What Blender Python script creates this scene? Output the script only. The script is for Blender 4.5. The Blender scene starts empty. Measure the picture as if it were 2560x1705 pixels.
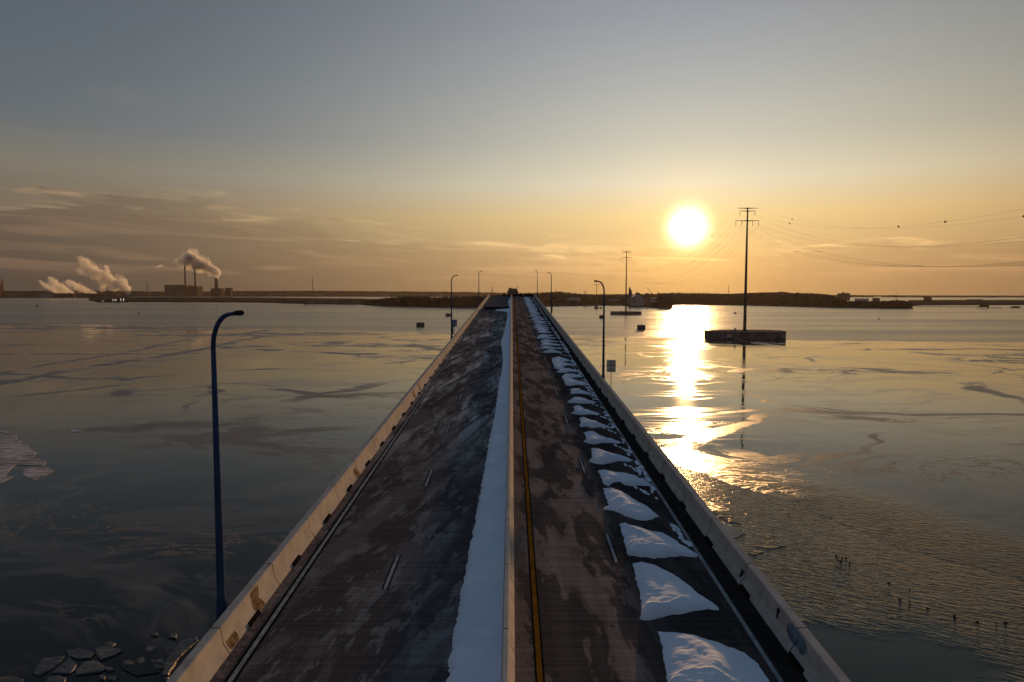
import bpy, bmesh, math, random
from mathutils import Vector, Matrix, noise
R = math.radians
random.seed(7)
S = bpy.context.scene
COL = S.collection
# ------------------------------------------------------------------ camera model (also used to measure the place)
F, CX, CY, CAMZ = 1707.0, 1280.0, 852.5, 40.0
PITCH = math.atan((852.5 - 730.0) / F)
SP, CP = math.sin(PITCH), math.cos(PITCH)
def ray(px, py):
    v = (CY - py) / F
    return Vector(((px - CX) / F, CP + v * SP, v * CP - SP))
def at(px, py, Y):
    d = ray(px, py); return Vector((0, 0, CAMZ)) + d * (Y / d.y)
def water_pt(px, py):
    d = ray(px, py); return Vector((0, 0, CAMZ)) + d * (-CAMZ / d.z)
GRADE, DZ0 = 0.038, 27.4
def zd(y): return DZ0 + GRADE * y
def deck_pt(px, py):
    d = ray(px, py); t = (CAMZ - DZ0) / (GRADE * d.y - d.z)
    return Vector((0, 0, CAMZ)) + d * t
def fbm(x, y, z=0.0, o=4):
    a, s, f = 0.0, 1.0, 1.0
    for _ in range(o):
        a += s * noise.noise(Vector((x * f, y * f, z + f * 3.1))); s *= .5; f *= 2.03
    return a
def lerp_tab(tab, x):
    if x <= tab[0][0]: return tab[0][1]
    for (a, va), (b, vb) in zip(tab, tab[1:]):
        if x <= b: return va + (vb - va) * (x - a) / (b - a)
    return tab[-1][1]
# ------------------------------------------------------------------ node helper
class NT:
    def __init__(s, tree): s.t = tree; tree.nodes.clear()
    def node(s, typ, ins=None, **kw):
        n = s.t.nodes.new(typ)
        for k, v in kw.items(): setattr(n, k, v)
        for k, v in (ins or {}).items(): s.put(n.inputs[k], v)
        return n
    def put(s, sock, v):
        if hasattr(v, 'is_linked') or hasattr(v, 'links'): s.t.links.new(v, sock)
        else:
            if isinstance(v, (tuple, list)) and len(v) == 3 and sock.type == 'RGBA': v = (*v, 1)
            sock.default_value = v
    def m(s, op, a, b=0.0, c=0.0, clamp=False):
        n = s.node('ShaderNodeMath', operation=op, use_clamp=clamp)
        for i, v in enumerate((a, b, c)): s.put(n.inputs[i], v)
        return n.outputs[0]
    def vm(s, op, a, b=(0, 0, 0)):
        n = s.node('ShaderNodeVectorMath', operation=op)
        s.put(n.inputs[0], a); s.put(n.inputs[1], b)
        return n.outputs['Value'] if op in ('DOT_PRODUCT', 'LENGTH') else n.outputs['Vector']
    def sm(s, x, lo, hi, a=0.0, b=1.0):
        n = s.node('ShaderNodeMapRange', interpolation_type='SMOOTHSTEP')
        for k, v in zip(('Value', 'From Min', 'From Max', 'To Min', 'To Max'), (x, lo, hi, a, b)): s.put(n.inputs[k], v)
        return n.outputs[0]
    def mix(s, f, a, b, blend='MIX'):
        n = s.node('ShaderNodeMix', data_type='RGBA', blend_type=blend)
        s.put(n.inputs[0], f); s.put(n.inputs[6], a); s.put(n.inputs[7], b)
        return n.outputs[2]
    def noise(s, vec, scale, detail=4, rough=.55, dist=0.0):
        n = s.node('ShaderNodeTexNoise', {'Vector': vec, 'Scale': scale, 'Detail': detail, 'Roughness': rough, 'Distortion': dist})
        return n.outputs[0]
    def xyz(s, x, y, z=0.0):
        return s.node('ShaderNodeCombineXYZ', {0: x, 1: y, 2: z}).outputs[0]
    def sep(s, v):
        n = s.node('ShaderNodeSeparateXYZ', {0: v}); return n.outputs[0], n.outputs[1], n.outputs[2]
    def ramp(s, f, stops, interp='LINEAR'):
        n = s.node('ShaderNodeValToRGB', {0: f}); cr = n.color_ramp; cr.interpolation = interp
        while len(cr.elements) < len(stops): cr.elements.new(0.5)
        for e, (p, c) in zip(cr.elements, stops):
            e.position = p; e.color = (*c, 1) if not isinstance(c, float) else (c, c, c, 1)
        return n.outputs[0]
def new_mat(name):
    m = bpy.data.materials.new(name); m.use_nodes = True
    return m, NT(m.node_tree)
def finish(nt, color, rough=.6, bump=None, metallic=0.0, ior=1.45, spec=.5, **extra):
    b = nt.node('ShaderNodeBsdfPrincipled')
    nt.put(b.inputs['Base Color'], color); nt.put(b.inputs['Roughness'], rough)
    nt.put(b.inputs['Metallic'], metallic); nt.put(b.inputs['IOR'], ior); nt.put(b.inputs['Specular IOR Level'], spec)
    for k, v in extra.items(): nt.put(b.inputs[k.replace('_', ' ')], v)
    if bump is not None: nt.put(b.inputs['Normal'], bump)
    o = nt.node('ShaderNodeOutputMaterial'); nt.t.links.new(b.outputs[0], o.inputs[0])
    return b
def bump(nt, h, dist, strength=1.0, normal=None):
    n = nt.node('ShaderNodeBump', {'Height': h, 'Distance': dist, 'Strength': strength})
    if normal is not None: nt.put(n.inputs['Normal'], normal)
    return n.outputs[0]
def pos(nt): return nt.node('ShaderNodeNewGeometry').outputs['Position']
def objc(nt): return nt.node('ShaderNodeTexCoord').outputs['Object']
def simple(name, col, rough=.6, var=.25, scale=.6, metallic=0.0):
    m, nt = new_mat(name); p = objc(nt)
    f = nt.noise(p, scale, 5, .6)
    c2 = tuple(v * (1 - var) for v in col); c3 = tuple(min(1, v * (1 + var)) for v in col)
    finish(nt, nt.mix(nt.sm(f, .3, .7), c2, c3), rough, metallic=metallic, spec=.35 if rough < .5 else 0.0)
    return m
# ------------------------------------------------------------------ mesh helper
class MB:
    def __init__(s): s.v = []; s.f = []
    def add(s, vs, fs):
        o = len(s.v); s.v += [tuple(v) for v in vs]; s.f += [tuple(i + o for i in f) for f in fs]; return s
    def box(s, c, d, rz=0.0, taper=1.0):
        x, y, z = (v / 2 for v in d); cs, sn = math.cos(rz), math.sin(rz); vs = []
        for k in (-1, 1):
            t = taper if k > 0 else 1
            for a, b in ((-1, -1), (1, -1), (1, 1), (-1, 1)):
                X, Y = a * x * t, b * y * t
                vs.append((c[0] + X * cs - Y * sn, c[1] + X * sn + Y * cs, c[2] + k * z))
        return s.add(vs, [(3, 2, 1, 0), (4, 5, 6, 7), (0, 1, 5, 4), (1, 2, 6, 5), (2, 3, 7, 6), (3, 0, 4, 7)])
    def tube(s, path, rad, n=8):
        path = [Vector(p) for p in path]; vs = []; L = len(path)
        if not isinstance(rad, (list, tuple)): rad = [rad] * L
        up = Vector((0, 0, 1))
        for i, p in enumerate(path):
            t = (path[min(i + 1, L - 1)] - path[max(i - 1, 0)]).normalized()
            a = t.cross(up)
            if a.length < 1e-3: a = t.cross(Vector((0, 1, 0)))
            a.normalize(); b = a.cross(t)
            for k in range(n):
                q = 2 * math.pi * k / n
                vs.append(p + (a * math.cos(q) + b * math.sin(q)) * rad[i])
        fs = [(i * n + k, i * n + (k + 1) % n, (i + 1) * n + (k + 1) % n, (i + 1) * n + k) for i in range(L - 1) for k in range(n)]
        fs += [tuple(range(n - 1, -1, -1)), tuple((L - 1) * n + k for k in range(n))]
        return s.add(vs, fs)
    def prism(s, pts, z0, z1):
        n = len(pts)
        if sum(pts[i][0] * pts[(i + 1) % n][1] - pts[(i + 1) % n][0] * pts[i][1] for i in range(n)) < 0: pts = pts[::-1]
        vs = [(p[0], p[1], z0) for p in pts] + [(p[0], p[1], z1) for p in pts]
        return s.add(vs, [tuple(range(n - 1, -1, -1)), tuple(range(n, 2 * n))] + [(i, (i + 1) % n, n + (i + 1) % n, n + i) for i in range(n)])
    def profile_y(s, prof, ys, zf):      # a cross-section (x, z) swept along y, closed
        n = len(prof); vs = []
        for y in ys: vs += [(x, y, z + zf(y)) for x, z in prof]
        fs = [(i * n + k, i * n + (k + 1) % n, (i + 1) * n + (k + 1) % n, (i + 1) * n + k) for i in range(len(ys) - 1) for k in range(n)]
        fs += [tuple(range(n)), tuple((len(ys) - 1) * n + k for k in range(n - 1, -1, -1))]
        return s.add(vs, fs)
def obj(name, mb, material, parent=None, smooth=False, fix=False):
    me = bpy.data.meshes.new(name); me.from_pydata(mb.v, [], mb.f)
    if fix:
        b = bmesh.new(); b.from_mesh(me); bmesh.ops.recalc_face_normals(b, faces=b.faces); b.to_mesh(me); b.free()
    if smooth: me.polygons.foreach_set('use_smooth', [True] * len(me.polygons))
    me.materials.append(material); me.update()
    o = bpy.data.objects.new(name, me); COL.objects.link(o)
    if parent: o.parent = parent
    return o
def tag(o, label=None, cat=None, group=None, kind=None):
    if label: o['label'] = label
    if cat: o['category'] = cat
    if group: o['group'] = group
    if kind: o['kind'] = kind
    return o
def thing(name, loc, label, cat, group=None, rz=0.0):
    o = bpy.data.objects.new(name, None); COL.objects.link(o); o.location = loc; o.rotation_euler.z = rz
    o.empty_display_size = .5
    return tag(o, label, cat, group)
def dup(root, loc, label=None):
    r = root.copy(); COL.objects.link(r); r.location = loc
    if label: r['label'] = label
    for ch in list(root.children):
        c = ch.copy(); COL.objects.link(c); c.parent = r
        for g in list(ch.children):
            d = g.copy(); COL.objects.link(d); d.parent = c
    return r
# ------------------------------------------------------------------ sun, sky, camera, render settings
EXPO = 0.7
SUN_D = ray(1720, 568).normalized()
SUN_EL = math.asin(SUN_D.z); SUN_AZ = math.atan2(SUN_D.x, SUN_D.y)
W = bpy.data.worlds.new('World'); S.world = W; W.use_nodes = True
def build_world():
    n = NT(W.node_tree); DEG = 180 / math.pi
    d = n.node('ShaderNodeTexCoord').outputs['Generated']
    x, y, z = n.sep(d)
    el = n.m('MULTIPLY', n.m('ARCSINE', z), DEG)
    az = n.m('MULTIPLY', n.m('ARCTAN2', x, y), DEG)
    s = n.m('MULTIPLY', n.m('ARCCOSINE', n.m('MINIMUM', n.vm('DOT_PRODUCT', d, tuple(SUN_D)), 1.0)), DEG)
    sky = n.node('ShaderNodeTexSky', sky_type='NISHITA', sun_disc=False, sun_elevation=SUN_EL, sun_rotation=SUN_AZ,
                 air_density=1.2, dust_density=2.0, ozone_density=1.5)
    e90 = n.m('DIVIDE', n.m('MAXIMUM', el, 0.0), 90.0)
    clear = n.ramp(e90, [(0.0, (.056, .049, .045)), (.0167, (.06, .053, .049)), (.067, (.155, .12, .09)), (.097, (.180, .163, .130)), (.133, (.112, .134, .153)), (.18, (.092, .120, .146)),
        (.233, (.081, .105, .131)), (.5, (.058, .095, .15)), (1.0, (.052, .098, .175))])
    glow = n.ramp(e90, [(0.0, (.45, .26, .09)), (.0167, (.49, .30, .115)), (.067, (.69, .50, .20)), (.097, (.57, .53, .39)), (.133, (.46, .435, .335)), (.18, (.37, .365, .325)),
        (.233, (.30, .306, .322)), (.5, (.20, .22, .25)), (1.0, (.11, .14, .17))])
    v0 = n.m('MULTIPLY', n.ramp(n.m('DIVIDE', n.m('ADD', az, 60.0), 120.0), [
        (0.0, .62), (.16, .60), (.25, .72), (.33, .62), (.42, .44), (.50, .355), (.60, .37), (.66, .34), (.80, .31), (1.0, .30)]), 10.0)
    cu = n.xyz(n.m('MULTIPLY', az, .15), n.m('ADD', n.m('MULTIPLY', el, .74), n.m('MULTIPLY', az, .045)), 3.7)
    n1 = n.noise(cu, 1.0, 7, .58, .5)
    n2 = n.noise(n.xyz(n.m('MULTIPLY', az, .07), n.m('ADD', n.m('MULTIPLY', el, 1.1), n.m('MULTIPLY', az, .05)), 9.1), 1.0, 6, .6, .8)
    edge = n.m('ADD', n.m('SUBTRACT', el, v0), n.m('MULTIPLY', n.m('SUBTRACT', n1, .5), 6.0))
    bank = n.m('MULTIPLY', n.sm(edge, .5, -.9), n.sm(el, 14, 6))
    rimn = n.m('DIVIDE', n.m('ADD', edge, .05), .42)
    rim = n.m('POWER', 2.718, n.m('MULTIPLY', n.m('MULTIPLY', rimn, rimn), -1.0))
    rim = n.m('MULTIPLY', n.m('MULTIPLY', rim, n.sm(n2, .38, .66)), n.sm(el, 13, 7))
    bank = n.m('MULTIPLY', bank, n.sm(n2, .30, .55, .45, 1.0))
    streak = n.m('MULTIPLY', n.m('MULTIPLY', n.sm(n2, .46, .64), bank), n.sm(el, .4, 2.2))
    wisps = n.m('MULTIPLY', n.sm(n1, .56, .75), n.m('MULTIPLY', n.sm(el, 22, 8), n.sm(el, 3, 7)))
    body = n.mix(n.sm(el, .5, 6), (.050, .046, .044), (.104, .079, .066))
    c = n.mix(n.m('MULTIPLY', bank, .85), clear, body)
    c = n.mix(n.m('MULTIPLY', streak, .75), c, (.165, .112, .080))
    c = n.mix(n.m('MULTIPLY', rim, .95), c, (.29, .205, .130))
    c = n.mix(n.m('MULTIPLY', wisps, .2), c, (.24, .20, .16))
    def ex(sig, p=1):
        q = n.m('DIVIDE', s, sig)
        if p == 2: q = n.m('MULTIPLY', q, q)
        return n.m('POWER', 2.718, n.m('MULTIPLY', q, -1.0))
    def addc(c, f, col):
        return n.vm('ADD', c, n.vm('MULTIPLY', n.xyz(f, f, f), col))
    dim = n.m('SUBTRACT', 1.0, n.m('MULTIPLY', bank, .12))
    dim = n.m('MULTIPLY', dim, n.m('ADD', 1.0, n.m('ADD', n.m('MULTIPLY', streak, .16), n.m('MULTIPLY', rim, .30))))
    wide = n.m('MULTIPLY', ex(28.0, 2), dim)
    c = n.vm('ADD', c, n.vm('MULTIPLY', n.xyz(wide, wide, wide), glow))
    low = n.m('MULTIPLY', n.m('MULTIPLY', ex(4.6), dim), n.sm(el, 5.5, 1.5, .18, 1.0))
    c = addc(c, low, (.92, .44, .04))
    c = addc(c, n.m('MULTIPLY', ex(2.2), dim), (.42, .29, .11))
    rt = n.m('MULTIPLY', n.sm(az, 14, 36), n.sm(az, 120, 60))
    c = n.vm('MULTIPLY', c, n.vm('ADD', (1, 1, 1), n.vm('MULTIPLY', n.xyz(rt, rt, rt), (.13, .05, -.06))))
    core = n.m('MULTIPLY', ex(1.08, 2), n.sm(edge, -1.6, -.4, .45, 1.0))
    c = addc(c, core, (6.5, 5.2, 3.4))
    c = n.vm('ADD', c, n.vm('MULTIPLY', sky.outputs[0], (.0016, .0016, .0016)))
    bg = n.node('ShaderNodeBackground', {'Color': c, 'Strength': 1.0 / 2 ** EXPO})
    o = n.node('ShaderNodeOutputWorld'); n.t.links.new(bg.outputs[0], o.inputs[0])
build_world()
sun = bpy.data.lights.new('sun', 'SUN'); sun.energy = 2.9; sun.angle = R(1.2); sun.color = (1.0, .54, .21)
so = bpy.data.objects.new('sun', sun); COL.objects.link(so)
so.rotation_euler = SUN_D.to_track_quat('Z', 'Y').to_euler(); so.location = (60, 60, 150)
cam = bpy.data.cameras.new('camera'); cam.sensor_width = 36; cam.lens = 36 * F / 2560; cam.clip_end = 60000; cam.clip_start = .5
co = bpy.data.objects.new('camera', cam); COL.objects.link(co); co.location = (0, 0, CAMZ)
co.rotation_euler = (math.pi / 2 - PITCH, 0, 0); S.camera = co
S.view_settings.view_transform = 'Standard'; S.view_settings.look = 'None'
S.view_settings.exposure = EXPO; S.view_settings.gamma = 1
S.cycles.volume_bounces = 2; S.cycles.max_bounces = 8; S.cycles.use_denoising = True
S.cycles.sample_clamp_indirect = 6; S.cycles.sample_clamp_direct = 30
# ------------------------------------------------------------------ materials
TRACKS = [(-60, 972, 690, 838, 7.0), (-60, 946, 500, 846, 4.0), (-60, 886, 560, 884, 5.0), (250, 1128, 900, 1068, 5.0), (560, 1080, 1000, 1068, 5.0), (-20, 1000, 420, 948, 3.0), (690, 1010, 1000, 950, 6.0), (640, 968, 940, 1004, 5.0), (1700, 1120, 1960, 1020, 4.0), (2000, 1040, 2420, 1058, 5.0), (-40, 1440, 540, 1395, 1.6), (60, 1420, 520, 1330, 3.0), (300, 1570, 530, 1450, 1.6)]
M = {}
def mats():
    # open water
    m, n = new_mat('open_water'); p = pos(n); x, y, z = n.sep(p)
    a = R(-28); u = n.m('ADD', n.m('MULTIPLY', x, math.cos(a)), n.m('MULTIPLY', y, math.sin(a)))
    v = n.m('ADD', n.m('MULTIPLY', x, -math.sin(a)), n.m('MULTIPLY', y, math.cos(a)))
    h1 = n.noise(n.xyz(n.m('MULTIPLY', u, .50), n.m('MULTIPLY', v, 1.6)), 1.0, 3, .5, .4)
    h2 = n.noise(n.xyz(n.m('MULTIPLY', u, 1.4), n.m('MULTIPLY', v, 3.6)), 1.0, 2, .5)
    st = n.noise(n.xyz(n.m('MULTIPLY', x, .0015), n.m('MULTIPLY', y, .012)), 1.0, 5, .6, .6)
    h = n.m('MULTIPLY', n.m('ADD', h1, n.m('MULTIPLY', h2, .22)), n.sm(st, .3, .65, .5, 1.1))
    cp = water_pt(2110, 1650)                           # a lee of calm dark water close to the bridge
    ex_, ey_ = n.m('DIVIDE', n.m('SUBTRACT', x, cp.x), 17.0), n.m('DIVIDE', n.m('SUBTRACT', y, cp.y), 9.0)
    lee = n.m('ADD', n.m('SQRT', n.m('ADD', n.m('MULTIPLY', ex_, ex_), n.m('MULTIPLY', ey_, ey_))), n.m('MULTIPLY', n.m('SUBTRACT', n.noise(p, .09, 5), .5), 1.6))
    h = n.m('MULTIPLY', h, n.sm(lee, .55, 1.25, .05, 1.0))
    finish(n, (.007, .019, .018), n.sm(y, 150, 700, .05, n.sm(st, .35, .65, .16, .26)), bump(n, h, .27), ior=1.333); M['water'] = m
    # thin river ice
    def ice(name, dark, frost, fr_amt, rough):
        m, n = new_mat(name); p = pos(n); x, y, z = n.sep(p)
        w = n.node('ShaderNodeTexNoise', {'Vector': p, 'Scale': .010, 'Detail': 4.0})
        warp = n.vm('ADD', p, n.vm('MULTIPLY', n.vm('SUBTRACT', w.outputs[1], (.5, .5, .5)), (90, 90, 0)))
        wx, wy, wz = n.sep(warp)
        crackv = n.node('ShaderNodeTexVoronoi', {'Vector': n.xyz(n.m('MULTIPLY', wx, .0042), n.m('MULTIPLY', wy, .0075)), 'Scale': 1.0}, feature='DISTANCE_TO_EDGE')
        crack = n.sm(crackv.outputs[0], .030, .006)
        crack = n.m('MULTIPLY', crack, n.sm(n.noise(p, .02, 5), .42, .60))
        r1 = n.noise(n.xyz(n.m('MULTIPLY', wx, .006), n.m('MULTIPLY', wy, .013)), 1.0, 8, .62, 1.2)
        vein = n.sm(n.m('ABSOLUTE', n.m('SUBTRACT', r1, .5)), .035, .004)
        r2 = n.noise(n.xyz(n.m('MULTIPLY', wx, .035), n.m('MULTIPLY', wy, .06)), 1.0, 8, .66, .8)
        vein2 = n.sm(n.m('ABSOLUTE', n.m('SUBTRACT', r2, .5)), .05, .004)
        big = n.noise(n.xyz(n.m('MULTIPLY', x, .0035), n.m('MULTIPLY', y, .008)), 1.0, 5, .55, .7)
        zone = n.sm(n.m('ADD', big, n.m('MULTIPLY', n.m('SUBTRACT', r1, .5), .35)), .525, .60)
        clearing = n.m('MULTIPLY', n.m('MULTIPLY', n.sm(n.m('DIVIDE', x, y), -.26, -.36), n.sm(y, 185, 230)), n.sm(y, 580, 500))     # a sheet of clear smooth ice on the left
        zone = n.m('MULTIPLY', zone, n.m('SUBTRACT', 1.0, n.m('MULTIPLY', clearing, .85)))
        f = n.m('MAXIMUM', n.m('MULTIPLY', crack, .9), n.m('MULTIPLY', vein, n.m('ADD', .30, n.m('MULTIPLY', zone, .6))))
        f = n.m('MAXIMUM', f, n.m('MULTIPLY', n.m('MULTIPLY', vein2, zone), .8))
        f = n.m('MAXIMUM', f, n.m('MULTIPLY', n.m('MULTIPLY', n.sm(r2, .48, .62), zone), .28))
        cv2 = n.node('ShaderNodeTexVoronoi', {'Vector': n.xyz(n.m('MULTIPLY', wx, .011), n.m('MULTIPLY', wy, .021), 4.0), 'Scale': 1.0}, feature='DISTANCE_TO_EDGE')
        f = n.m('MAXIMUM', f, n.m('MULTIPLY', n.sm(cv2.outputs[0], .022, .006), n.m('MULTIPLY', n.sm(n.noise(p, .013, 5), .50, .62), .8)))
        r3 = n.noise(n.xyz(n.m('MULTIPLY', wx, .085), n.m('MULTIPLY', wy, .17), 7.0), 1.0, 8, .62, .6)
        gate3 = n.m('MULTIPLY', n.sm(n.noise(n.xyz(n.m('MULTIPLY', x, .012), n.m('MULTIPLY', y, .03), 2.0), 1.0, 4), .50, .62), n.sm(y, 330, 120))
        f = n.m('MAXIMUM', f, n.m('MULTIPLY', n.m('MULTIPLY', n.sm(n.m('ABSOLUTE', n.m('SUBTRACT', r3, .5)), .022, .002), gate3), 1.0))
        ragged = n.m('MULTIPLY', n.m('SUBTRACT', r2, .5), 1.0)
        for (ax, ay, bx, by, wd) in TRACKS:            # long refrozen boat tracks and pressure lines across the ice
            P, Q = water_pt(ax, ay), water_pt(bx, by); L = math.hypot(Q.x - P.x, Q.y - P.y); ux, uy = (Q.x - P.x) / L, (Q.y - P.y) / L
            dx, dy = n.m('SUBTRACT', x, P.x), n.m('SUBTRACT', y, P.y)
            al = n.m('ADD', n.m('MULTIPLY', dx, ux), n.m('MULTIPLY', dy, uy))
            ac = n.m('ABSOLUTE', n.m('ADD', n.m('SUBTRACT', n.m('MULTIPLY', dx, uy), n.m('MULTIPLY', dy, ux)), n.m('ADD', n.m('MULTIPLY', ragged, wd * 3.5), n.m('MULTIPLY', n.m('SINE', n.m('MULTIPLY', al, 9.0 / L)), L * .012))))
            k = n.m('MULTIPLY', n.sm(ac, wd, wd * .45), n.m('MULTIPLY', n.sm(al, -5, 20), n.sm(al, L + 5, L - 30)))
            f = n.m('MAXIMUM', f, n.m('MULTIPLY', n.m('MULTIPLY', k, n.sm(r2, .36, .50)), .85))
        f = n.m('MULTIPLY', f, fr_amt, clamp=True)
        rg = n.m('ADD', n.m('ADD', rough, n.m('MULTIPLY', zone, .06)), n.m('MULTIPLY', f, .45))
        A, B = water_pt(1690, 1165), water_pt(2980, 1540); L = math.hypot(B.x - A.x, B.y - A.y)
        dd = n.m('ADD', n.m('DIVIDE', n.m('SUBTRACT', n.m('MULTIPLY', n.m('SUBTRACT', y, A.y), (B.x - A.x) / L), n.m('MULTIPLY', n.m('SUBTRACT', x, A.x), (B.y - A.y) / L)), 1.0), n.m('MULTIPLY', n.m('SUBTRACT', big, .5), 40.0))
        wet = n.m('MULTIPLY', n.sm(dd, 24, 3), n.sm(x, 8, 25))
        h1 = n.noise(n.xyz(n.m('MULTIPLY', n.m('ADD', n.m('MULTIPLY', x, .883), n.m('MULTIPLY', y, -.469)), .5), n.m('MULTIPLY', n.m('ADD', n.m('MULTIPLY', x, .469), n.m('MULTIPLY', y, .883)), 1.6)), 1.0, 3, .5, .4)
        h = n.m('ADD', n.noise(p, .10, 4, .5), n.m('MULTIPLY', n.m('MULTIPLY', n.noise(p, .9, 4, .6), zone), .16))
        h = n.m('ADD', n.m('ADD', h, n.m('MULTIPLY', f, .3)), n.m('MULTIPLY', n.m('MULTIPLY', h1, wet), 4.2 if fr_amt > .9 else 0.0))
        finish(n, n.mix(f, dark, frost), rg, bump(n, h, .055), ior=1.31, spec=.3)
        return m
    M['ice'] = ice('river_ice', (.006, .0085, .0105), (.15, .135, .128), 1.0, .04)
    M['ice_dark'] = ice('new_ice', (.007, .008, .009), (.08, .07, .06), .5, .10)
    # floes
    m, n = new_mat('floe_ice'); p = pos(n); f = n.noise(p, .8, 6, .65); g = n.noise(p, .12, 4)
    finish(n, n.mix(n.sm(g, .35, .65), n.mix(n.sm(f, .35, .65), (.03, .045, .06), (.085, .09, .10)), n.mix(n.sm(f, .4, .7), (.05, .045, .042), (.15, .14, .135))), n.sm(f, .3, .7, .15, .5), bump(n, f, .25), ior=1.31); M['floe'] = m
    m, n = new_mat('white_ice'); p = pos(n); x, y, z = n.sep(p)
    f = n.noise(n.xyz(n.m('MULTIPLY', x, .25), n.m('MULTIPLY', y, .8)), 1.0, 7, .65); g = n.noise(p, .06, 5)
    finish(n, n.mix(n.sm(n.m('ADD', f, n.m('MULTIPLY', g, .4)), .52, .82), (.09, .08, .085), (.42, .40, .43)), .55, bump(n, f, .5), ior=1.31); M['white_ice'] = m
    # snow
    m, n = new_mat('snow'); p = pos(n); x, y, z = n.sep(p)
    f = n.noise(p, 4.5, 6, .65); g = n.noise(p, .5, 4)
    rip = n.noise(n.xyz(n.m('MULTIPLY', x, 1.6), n.m('MULTIPLY', y, 7.0), z), 1.0, 4, .6, .6)
    hh = n.m('ADD', n.m('MULTIPLY', f, .5), rip)
    finish(n, n.mix(n.sm(g, .3, .7), (.66, .72, .83), (.78, .81, .88)), .7, bump(n, hh, .045), ior=1.31, spec=0.0); M['snow'] = m
    # carriageways
    def road(name, left):
        m, n = new_mat(name); p = pos(n); x, y, z = n.sep(p)
        a = R(-12) if left else R(6)
        u = n.m('ADD', n.m('MULTIPLY', x, math.cos(a)), n.m('MULTIPLY', y, math.sin(a)))
        v = n.m('ADD', n.m('MULTIPLY', x, -math.sin(a)), n.m('MULTIPLY', y, math.cos(a)))
        pt = n.noise(n.xyz(n.m('MULTIPLY', u, .62), n.m('MULTIPLY', v, .16)), 1.0, 9, .62, .25)
        pt2 = n.noise(n.xyz(n.m('MULTIPLY', u, 1.3), n.m('MULTIPLY', v, .35), 5.0), 1.0, 8, .64, .15)
        fine = n.noise(p, 14.0, 5, .7)
        # tining grooves across the lanes
        tin = n.noise(n.xyz(n.m('MULTIPLY', x, .12), n.m('MULTIPLY', y, 5.5)), 1.0, 3, .7)
        if left:
            c = n.mix(n.sm(pt, .47, .55), (.080, .070, .072), (.132, .118, .120))
            c = n.mix(n.m('MULTIPLY', n.sm(pt2, .54, .575), .75), c, (.20, .19, .19))
            su = n.noise(n.xyz(n.m('MULTIPLY', u, .50), n.m('MULTIPLY', v, .020), 2.0), 1.0, 9, .64, .7)
            sf = n.sm(n.m('ABSOLUTE', n.m('SUBTRACT', su, .5)), .075, .02)
            brk = n.sm(n.noise(n.xyz(n.m('MULTIPLY', x, .5), n.m('MULTIPLY', y, .07)), 1.0, 7, .65), .44, .60)
            far = n.m('MULTIPLY', n.sm(y, 36, 62), n.sm(y, 196, 150))
            sf = n.m('MULTIPLY', n.m('MULTIPLY', sf, brk), far)
            c = n.mix(sf, c, (.46, .45, .44))
            gut = n.m('MULTIPLY', n.sm(x, -8.82, -8.95), n.sm(n.noise(p, 5.0, 6, .7), .40, .60))
            c = n.mix(n.m('MULTIPLY', gut, .8), c, (.25, .19, .17))
        else:
            jag = n.noise(n.xyz(n.m('MULTIPLY', u, 2.4), n.m('MULTIPLY', v, .9), 1.0), 1.0, 6, .65)
            pj = n.m('ADD', pt, n.m('MULTIPLY', n.m('SUBTRACT', jag, .5), .16))
            c = n.mix(n.sm(pj, .485, .505), (.096, .073, .065), (.215, .160, .138))
            c = n.mix(n.m('MULTIPLY', n.sm(pt2, .54, .585), .45), c, (.080, .062, .057))
            c = n.mix(n.m('MULTIPLY', n.sm(n.m('SUBTRACT', pj, n.m('MULTIPLY', pt2, .25)), .42, .43), .5), c, (.25, .195, .170))
            wheel = n.sm(n.noise(n.xyz(n.m('MULTIPLY', x, .9), n.m('MULTIPLY', y, .012)), 1.0, 3), .35, .65, .8, 1.15)
            c = n.vm('MULTIPLY', c, n.xyz(wheel, wheel, wheel))
            edge = n.sm(x, 4.3, 5.2)  # right parapet's shadow on the roadway, deepened in the road colour
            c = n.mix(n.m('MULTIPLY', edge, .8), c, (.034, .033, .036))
            med = n.m('MULTIPLY', n.sm(x, .55, .35), n.sm(n.noise(p, 6.0, 5, .7), .35, .65))
            c = n.mix(n.m('MULTIPLY', med, .6), c, (.15, .12, .10))
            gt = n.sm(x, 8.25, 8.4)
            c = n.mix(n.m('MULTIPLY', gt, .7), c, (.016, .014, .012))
        tt = n.sm(tin, .3, .7, .78, 1.18); c = n.vm('MULTIPLY', c, n.xyz(tt, tt, tt))
        ff = n.sm(fine, .25, .75, .8, 1.2); c = n.vm('MULTIPLY', c, n.xyz(ff, ff, ff))
        h = n.m('ADD', n.m('MULTIPLY', fine, .5), n.m('MULTIPLY', tin, 1.0))
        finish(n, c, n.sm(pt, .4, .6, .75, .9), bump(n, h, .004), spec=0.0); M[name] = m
    road('left_road', True); road('right_road', False)
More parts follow.
